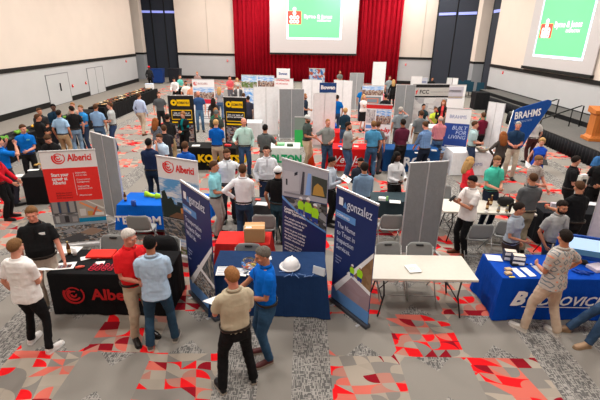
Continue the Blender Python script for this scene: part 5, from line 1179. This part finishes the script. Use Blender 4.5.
P(564, 201, 1.68, 12, (.28, .28, .28), (.03, .06, .11), 'dark', 't', 'bearded man in a heather grey polo behind the royal blue table', beard='dark', la='pocket', ra='pocket', g=.7, tilt=22, pk='denim', hs='short')
P(567, 230, 1.76, 205, (.47, .42, .38), (.52, .40, .30), 'dark', 't', 'man in a beige diamond pattern shirt seen from behind at the royal blue table', kind='diamond', tuck=False, la='front', ra='hip', tilt=18, turn=-20, shoes=((.62, .58, .52), (.7, .65, .6), 1), spread=.18, stride=.28)
P(610, 252, 1.78, -92, (.45, .30, .3), (.025, .055, .11), 'brown', 'l', 'person in jeans and tan shoes cut off by the right edge of the photo', kind='plaid', xy=(4.76, 5.06), perch=True, pk='denim', spread=.17, stride=-.1, shoes=((.40, .26, .16), (.3, .2, .12), 0), lean=4)
q = P(472, 176, 1.74, -72, (.74, .70, .68), BK, 'black', 't', 'man in a white polo looking down at his phone by the cream table', la='phone', ra='phone', tilt=38, tuck=False, shoes=BR, lod=0)
held('mobile_phone', q, (0, -.42, 1.30), (.075, .15, .01), (.7, 0, 0), m_black, 'black mobile phone in the hands of the man in the white polo', 'phone')
# middle ring
P(471, 157, 1.68, 75, (.66, .02, .035), (.12, .12, .13), 'blond', 'l', 'blond woman in a red top beside the man in mint green', fem=True, hs='long', la='front', ra='front', turn=20, tilt=15, collar=False, sl='elbow')
q = P(490, 172, 1.78, 10, (.06, .48, .36), NVP, 'lbrown', 'l', 'young man in a mint green polo facing us', xy=at(498, 155, 1.78), la='front', ra='front', tilt=28, turn=-8)
q = P(397.6, 152, 1.68, 15, (.62, .62, .64), BK, 'black', 'd', 'dark-skinned woman in a white jacket holding papers', fem=True, hs='long', sl='long', la='hold', ra='front', tilt=12, turn=12)
held('papers', q, (.16, -.34, 1.02), (.22, .01, .30), (-.25, 0, .3), m_paper, 'white papers held by the woman in the white jacket', 'paper')
q = P(333, 157, 1.68, 70, (.40, .45, .52), BK, 'black', 't', 'dark-haired young man in a pale grey shirt reading behind the navy banner', la='read', ra='read', tilt=32, sl='long')
held('open_brochure', q, (.0, -.38, 1.24), (.3, .22, .008), (.5, 0, 0), m_paper, 'open white brochure held by the young man in the pale grey shirt', 'paper')
P(361, 158, 1.72, 0, (.018, .022, .035), (.015, .015, .02), 'black', 't', 'person in a dark navy jacket partly hidden behind the one in denim blue', sl='long', la='front', ra='front', tilt=25, seat=True)
P(365, 162, 1.72, 185, (.17, .27, .40), (.015, .015, .02), 'dark', 't', 'person with collar-length brown hair in a denim blue shirt seen from behind', hs='curly', la='front', ra='front', sl='long', tilt=22, xy=at(365, 162, 1.72))
P(214, 161, 1.74, 85, (.22, .52, .58), (.30, .27, .25), 'brown', 't', 'young man in an aqua polo in profile beside the men in white shirts', la='front', ra='front', tilt=18)
P(226.6, 149, 1.80, 10, (.66, .69, .74), (.02, .022, .03), 'brown', 't', 'bearded man in a white dress shirt facing us', beard='brown', sl='long', la='hip', ra='down', tilt=20, turn=15)
P(242.4, 164.5, 1.78, 178, (.76, .77, .80), (.016, .04, .08), 'brown', 't', 'man in a white dress shirt and jeans seen from behind', sl='long', la='hip', ra='front', pk='denim', tilt=15)
P(266.4, 145.6, 1.82, 8, (.60, .62, .67), (.015, .025, .06), 'dark', 'l', 'large man in a white dress shirt facing us with one hand at his side', sl='long', la='down', ra='pocket', g=.5, tilt=15)
P(278, 166.5, 1.74, 160, BK, (.02, .05, .07), 'dark', 't', 'man in a black polo and a white cap seen from behind', cap=(.7, .7, .7), la='down', ra='front', pk='denim', g=.3)
P(148, 138.5, 1.78, 178, (.012, .022, .06), (.010, .022, .045), 'black', 'm', 'man in a navy shirt seen from behind', sl='long', la='front', ra='front', shoes=BS)
P(158.5, 134, 1.72, -15, (.44, .56, .68), (.1, .1, .12), 'brown', 'l', 'young man in a pale blue shirt holding a hand to his chin', la='front', ra='chin', tilt=28)
P(184.6, 141.6, 1.76, 175, (.01, .09, .40), (.05, .05, .06), 'brown', 't', 'man in a royal blue shirt behind the white topped banner', la='front', ra='front', tilt=12)
P(534, 173, 1.76, 180, (.09, .095, .10), (.3, .25, .17), 'brown', 't', 'man with cropped brown hair in a charcoal polo seen from behind', hs='buzz', la='front', ra='front', tilt=22, g=.3)
P(541, 156, 1.70, 25, (.42, .36, .33), (.3, .25, .2), 'lbrown', 'r', 'young man in a small-checked pinkish grey shirt looking down', kind='plaid', tilt=42, turn=20, la='low', ra='front')
P(577, 156, 1.72, 65, BK, BK, 'dark', 'l', 'man in a black polo with glasses near the stage', tilt=12, turn=25, glasses=True, la='front', ra='front')
P(580, 181, 1.74, 185, (.006, .006, .007), BK, 'brown', 't', 'broad man in a black shirt seen from behind the tripod', g=.8, la='out', ra='front', tilt=25, hs='short', lean=6)
P(606, 146, 1.80, -75, (.03, .12, .30), BK, 'dark', 'l', 'man in a mid-blue polo at the right edge near the podium', la='front', ra='front', tilt=25)
P(604, 161, 1.78, -40, BK, BK, 'dark', 't', 'person in black cut off by the right edge below the man in mid-blue', la='front', ra='down', xy=(6.95, 9.2))
# red and blue shirts at the left edge
P(-9, 150, 1.70, 100, (.5, .008, .02), BK, 'dark', 'l', 'person in a crimson sweater cut off by the left edge of the photo', sl='long', la='low', ra='low')
q = P(-3, 137, 1.80, 150, (.0, .13, .50), (.02, .02, .03), 'dark', 'l', 'person in a blue shirt raising a phone at the left edge', ra=(-.1, -.3, 1.5), la='up')
P(22, 124.5, 1.80, 25, (.0, .13, .50), BK, 'brown', 'l', 'young man in a vivid blue polo turned to the side behind the plain black table', la='front', ra='down', tilt=20, turn=35, badge=(.1, .4, .5))
P(46, 136, 1.76, 10, BK, BK, 'brown', 'l', 'young man in a black shirt leaning down over the plain black table', tilt=50, lean=14, la='desk', ra=(-.2, -.42, .98), hs='side')
# left group at the nearer buffet
P(38.5, 108, 1.74, 20, (.02, .02, .022), BK, 'brown', 't', 'man in black facing right at the back of the buffet group', la='front', ra='front', turn=40)
P(37, 114, 1.72, 160, BK, BK, 'brown', 't', 'man in a black shirt at the left of the buffet group seen from behind', la='front', ra='front', turn=-30)
P(52.6, 104, 1.80, 20, (.008, .03, .06), (.02, .02, .03), 'black', 'd', 'dark-skinned man in a deep teal shirt at the buffet', la='front', ra='front', sl='elbow')
P(58, 110, 1.78, 182, (.28, .43, .60), (.36, .25, .14), 'dark', 't', 'man in a light blue polo and khaki trousers seen from behind at the buffet', la='down', ra='down')
P(71, 106, 1.80, 215, BK, (.14, .22, .32), 'dark', 'l', 'man in a black T-shirt and faded jeans at the buffet', pk='denim', la='front', ra='down', turn=25, collar=False)
P(72, 102.5, 1.68, 0, (.35, .3, .25), BK, 'ginger', 'l', 'ginger-haired person behind the man in the black T-shirt')
P(80, 105, 1.76, -15, (.03, .25, .6), (.03, .05, .1), 'lbrown', 'l', 'man in a bright azure shirt with an orange lanyard at the buffet', la='front', ra='chin', badge=(.8, .3, .02))
P(95, 104, 1.80, 190, (.20, .33, .52), (.05, .10, .18), 'brown', 't', 'man in a light blue polo and jeans standing right of the buffet group', la='front', ra='down', pk='denim', g=.3)
q = P(109.5, 102.5, 1.80, -75, (.38, .40, .40), (.02, .04, .10), 'brown', 'l', 'man in a light grey T-shirt in profile at the right of the buffet group', la='front', ra='front', pk='denim', collar=False)
P(138.5, 93, 1.80, 170, (.40, .48, .66), (.45, .36, .27), 'brown', 't', 'man in a pale blue long-sleeved shirt and khakis walking away in the open aisle', sl='long', stride=.35, shoes=BR, spread=.09)
P(158.5, 92, 1.78, 25, (.07, .075, .08), BK, 'brown', 'l', 'young man in a charcoal polo standing by the left black and yellow banner', la='down', ra='down')
P(155, 118, 1.65, 165, (.16, .18, .22), (.05, .05, .06), 'auburn', 'l', 'woman in a speckled grey dress with long brown hair', fem=True, hs='long', kind='dots', la='front', ra='front', collar=False)
P(163.5, 125, 1.74, 200, (.02, .02, .025), (.03, .03, .04), 'brown', 'l', 'young man in dark clothes beside the woman in the speckled dress', la='front', ra='front')
P(167, 114, 1.76, 185, (.015, .015, .016), (.40, .28, .15), 'dark', 't', 'man in a black shirt and khaki trousers facing the woman in the black jacket', la='down', ra='front', sl='elbow')
P(182.6, 111.6, 1.68, -15, (.0, .16, .17), BK, 'ginger', 'l', 'woman in a teal top and black jacket with chin-length ginger hair', fem=True, hs='curly', jacket=BK, la='front', ra='front', collar=False)
P(173.5, 78, 1.74, 0, (.70, .70, .70), BK, 'dark', 'l', 'man in a white shirt bending over the small black table far left', tilt=40, la='desk', ra='desk', sl='long', lean=10)
P(179.5, 75, 1.76, 60, (.10, .42, .36), (.1, .1, .1), 'brown', 'l', 'person in a teal green shirt at the far left', la='front', ra='front')
P(185.5, 81, 1.76, 30, (.68, .66, .62), BK, 'dark', 't', 'bearded man in a white shirt at the far left beside the peach shirt', beard='dark')
P(191.5, 83.5, 1.74, 190, (.62, .25, .14), (.3, .3, .3), 'brown', 'l', 'man in a peach shirt seen from behind at the far left')
P(198, 91, 1.82, 10, (.025, .065, .17), (.05, .11, .19), 'ginger', 'r', 'tall man in a steel blue polo and jeans facing us by the skyline banner', pk='denim', la='down', ra='down', beard='ginger', hs='bald')
P(213, 98, 1.64, 185, (.03, .025, .025), BK, 'dark', 't', 'woman in black with brown hair right of the skyline banner', fem=True, hs='long')
P(215.5, 108, 1.66, 170, (.03, .14, .08), BK, 'ginger', 'l', 'woman in green with ginger hair behind the man in the cap', fem=True, hs='curly')
P(148.6, 66, 1.78, 180, (.02, .02, .022), BK, 'dark', 'd', 'man in black with a red cap in the far left corner', cap=(.6, .02, .03), sl='long')
P(197, 71.6, 1.72, 0, (.3, .2, .18), BK, 'ginger', 'l', 'person just behind the top of the skyline banner')
P(219, 87, 1.66, 180, (.28, .29, .32), (.05, .1, .2), 'blond', 'l', 'long-haired blond woman in a grey top seen from behind, far left of centre', fem=True, hs='long', pk='denim')
P(229.6, 76, 1.78, 30, (.55, .08, .10), (.1, .1, .12), 'brown', 'r', 'man in a rose red shirt in front of the curtain at left', la='front', ra='front')
P(237, 78, 1.66, 0, (.6, .5, .4), (.2, .2, .2), 'blond', 'l', 'blond person in a pale floral top beside the rose red shirt', fem=True, hs='long', kind='dots')
P(237.8, 84, 1.70, 10, (.62, .62, .62), BK, 'dark', 't', 'person in a charcoal jacket and grey cap far left of centre', cap=(.35, .35, .35), jacket=(.08, .08, .085))
P(243.5, 93, 1.72, 175, (.25, .015, .03), (.02, .02, .03), 'brown', 't', 'man in a dark red shirt left of the white boards')
P(248, 96, 1.72, 190, (.03, .03, .05), (.02, .02, .03), 'dark', 't', 'person in dark clothes right beside the dark red shirt')
P(216, 110, 1.80, 5, (.035, .045, .04), (.05, .05, .06), 'grey', 't', 'man in a dark green polo and grey cap behind the royal blue shirt', cap=(.09, .1, .1), la='front', ra='front')
P(215.6, 119.5, 1.78, 182, (.0, .09, .40), (.42, .34, .25), 'blond', 'l', 'blond man in a royal blue polo seen from behind at the black and yellow table', la='front', ra='front')
P(243.6, 118, 1.86, 15, (.38, .55, .50), (.02, .05, .11), 'ginger', 'r', 'bald man in a pale green long-sleeved shirt and jeans', hs='bald', sl='long', la='pocket', ra='out', g=.35, pk='denim')
P(265, 124.5, 1.78, 180, (.09, .10, .10), (.3, .28, .24), 'black', 't', 'man in a dark grey polo seen from behind in front of the grey board', la='front', ra='out')
P(305, 93.6, 1.80, 70, (.015, .025, .045), (.02, .03, .04), 'ginger', 't', 'man in a navy shirt in profile between the grey and white boards', la='front', ra='front', beard='brown')
P(307.5, 115, 1.80, 60, (.05, .065, .06), (.50, .38, .26), 'brown', 't', 'bearded man in a pale cap, dark green polo and khakis by the green lettered table', cap=(.45, .46, .45), beard='brown', la='front', ra='front', badge=(.7, .7, .7))
P(340, 70.5, 1.74, 15, (.12, .13, .12), BK, 'brown', 't', 'man in a grey shirt standing behind the far tables at the curtain', la='front', ra='front')
P(363, 86.5, 1.76, 170, (.0, .12, .38), (.03, .05, .09), 'brown', 't', 'man in a blue polo left of the red outlined banner')
P(382, 88, 1.74, 190, (.70, .18, .22), (.1, .1, .12), 'brown', 'r', 'person in a salmon pink shirt right of the red outlined banner')
P(364, 94.5, 1.70, 25, (.72, .66, .64), BK, 'blond', 'l', 'blond woman in a white top and black skirt with crossed arms', fem=True, hs='long', la='crossed', ra='crossed', collar=False, skirt=.5)
P(386, 94, 1.76, 180, (.010, .010, .012), BK, 'black', 't', 'man in a black shirt seen from behind in the centre back', g=.3)
P(390, 76, 1.78, 0, (.22, .26, .28), (.1, .1, .12), 'brown', 'l', 'man in a grey-blue shirt far back beside the tall white board')
P(393.8, 79.5, 1.70, 175, BK, BK, 'blond', 'l', 'person in black with light brown hair far back beside the grey-blue shirt', fem=True, hs='long', sl='long')
P(337.5, 95, 1.76, 190, (.0, .10, .36), (.03, .05, .1), 'dark', 't', 'person in a blue shirt with a red shoulder bag behind the white board')
P(345.6, 108, 1.70, 178, (.010, .035, .06), (.03, .08, .16), 'blond', 'l', 'blond woman in a dark teal sweater seen from behind', fem=True, hs='curly', sl='long', la='front', ra='front', collar=False, pk='denim')
P(328, 119, 1.78, 15, (.20, .21, .20), (.02, .04, .08), 'ginger', 'r', 'balding man in a grey polo with sunglasses hung at the collar', hs='buzz', la='front', ra='hip', g=.3, pk='denim')
P(348.6, 122, 1.80, 65, (.25, .26, .26), (.03, .06, .12), 'dark', 't', 'bearded man in a grey T-shirt standing with crossed arms', beard='dark', la='crossed', ra='crossed', collar=False, g=.3, pk='denim')
P(374, 121, 1.80, 185, (.06, .24, .42), (.03, .08, .16), 'lbrown', 'l', 'man in a slate blue polo and jeans seen from behind at the red lettered table', la='front', ra='down', pk='denim')
P(378.5, 121.5, 1.72, 150, (.12, .1, .1), (.05, .05, .06), 'brown', 'l', 'person hidden behind the man in the slate blue polo')
P(401, 107, 1.78, 175, (.19, .22, .24), (.05, .05, .06), 'grey', 'r', 'grey-haired man in a blue-grey polo raising a hand to his face', la='down', ra='up', turn=-40, g=.4)
P(403.6, 119, 1.84, 190, (.085, .012, .03), (.012, .012, .014), 'dark', 'm', 'man in a maroon shirt at the dark blue lettered table', sl='long', la='front', ra='front')
P(422.6, 77.5, 1.72, 0, BK, BK, 'brown', 't', 'seated person in black at the far right table, left one of the pair', seat=True)
P(432.6, 77.5, 1.72, 0, BK, BK, 'brown', 't', 'seated person in black at the far right table, right one of the pair', seat=True)
P(450, 86, 1.80, 180, (.0, .08, .30), (.01, .01, .015), 'ginger', 'l', 'man in a blue shirt and black trousers at the end of the wide display', la='front', ra='front')
P(424, 104, 1.74, 10, (.012, .03, .04), BK, 'black', 't', 'person with black hair and blue sleeves sitting in front of the wide display', seat=True, la='desk', ra='desk', jacket=None)
P(436, 107, 1.70, 0, (.5, .6, .05), BK, 'brown', 't', 'person in a lime yellow shirt sitting in front of the wide display', seat=True, la='desk', ra='desk')
P(444, 100, 1.68, -25, (.6, .05, .05), BK, 'auburn', 'l', 'woman in a black jacket over red with auburn hair in front of the wide display', fem=True, hs='long', jacket=BK, collar=False)
P(447.6, 110, 1.72, 10, (.12, .09, .07), (.05, .05, .05), 'brown', 'r', 'person half hidden left of the navy and white banner')
P(422, 110.5, 1.80, 180, (.13, .145, .15), (.35, .28, .2), 'brown', 't', 'broad man in a grey T-shirt seen from behind in the centre right', g=.5, collar=False)
P(425, 121.5, 1.82, 205, (.15, .26, .48), (.01, .015, .03), 'brown', 'r', 'man in a checked light blue shirt leaning over the dark blue lettered table', sl='elbow', lean=8, tilt=30, la='low', ra='low', kind='plaid')
P(441, 116, 1.78, 182, (.62, .22, .25), (.04, .08, .15), 'grey', 'r', 'bald man in a pink checked shirt and jeans seen from behind', hs='bald', sl='long', kind='plaid', la='front', ra='front', pk='denim')
P(475.6, 121, 1.78, 75, (.36, .50, .52), (.02, .035, .08), 'brown', 'l', 'young man in a pale mint shirt in profile at the white table', la='front', ra='front', pk='denim')
P(484, 112.5, 1.74, 195, (.14, .008, .025), BK, 'brown', 't', 'young man in a burgundy T-shirt beside the white board', collar=False, la='down', ra='front')
P(487.5, 109.5, 1.72, 170, (.01, .2, .12), BK, 'black', 't', 'person in green mostly hidden behind the burgundy T-shirt')
P(504, 131.6, 1.68, 185, (.055, .045, .04), BK, 'auburn', 'l', 'woman with very long auburn hair in a brown top and black trousers', fem=True, hs='long', sl='long', la='hip', ra='front', collar=False)
P(519, 121.6, 1.84, -20, (.010, .03, .07), (.48, .41, .32), 'grey', 'r', 'grey-haired man in a navy polo and khakis in front of the blue flag banner', la='front', ra='front')
P(538.5, 116, 1.70, 190, (.6, .58, .56), (.06, .02, .02), 'white', 'l', 'woman in a white top and dark brown trousers partly behind the blue flag banner', fem=True, hs='curly')
q = P(543, 138, 1.68, -10, (.01, .06, .42), (.01, .06, .42), 'blond', 'l', 'blond woman in a cobalt blue dress holding a black folder', fem=True, hs='curly', sl='none', la='front', ra='down', collar=False, skirt=.55, turn=-20)
held('folder', q, (-.02, -.33, 1.12), (.30, .22, .02), (.5, 0, 0), m_black, 'black folder held by the woman in the cobalt blue dress', 'folder')
held('papers', q, (-.28, -.16, .95), (.2, .28, .006), (.4, .6, 0), m_paper, 'white papers in the hand of the woman in the cobalt blue dress', 'paper')
# ---------------------------------------------------------------- camera, light, output
cam = bpy.data.cameras.new('camera'); co = bpy.data.objects.new('camera', cam); co.location = (0, 0, CAM_H)
cam.sensor_width = 36; cam.lens = F_PX/600*36; cam.clip_end = 200
# +x right, +y up in the image, looking along -z
fwd = V((0, math.cos(PITCH), -math.sin(PITCH))); rt = V((1, 0, 0)); up = V((0, math.sin(PITCH), math.cos(PITCH)))
r2 = rt*math.cos(ROLL)+up*math.sin(ROLL); u2 = -rt*math.sin(ROLL)+up*math.cos(ROLL)
co.matrix_world = Matrix((( r2.x, u2.x, -fwd.x, 0), (r2.y, u2.y, -fwd.y, 0), (r2.z, u2.z, -fwd.z, CAM_H), (0, 0, 0, 1)))
SC.collection.objects.link(co); SC.camera = co
wd = bpy.data.worlds.new('w'); SC.world = wd; wd.use_nodes = True; wd.node_tree.nodes['Background'].inputs[0].default_value = (.95, .97, 1, 1); wd.node_tree.nodes['Background'].inputs[1].default_value = .07
SC.view_settings.view_transform = 'Standard'; SC.view_settings.look = 'None'; SC.view_settings.gamma = 1.0; SC.view_settings.use_curve_mapping = False; SC.view_settings.exposure = 0.1
bpy.data.objects.remove(_TMP)
for o in ALL: SC.collection.objects.link(o)
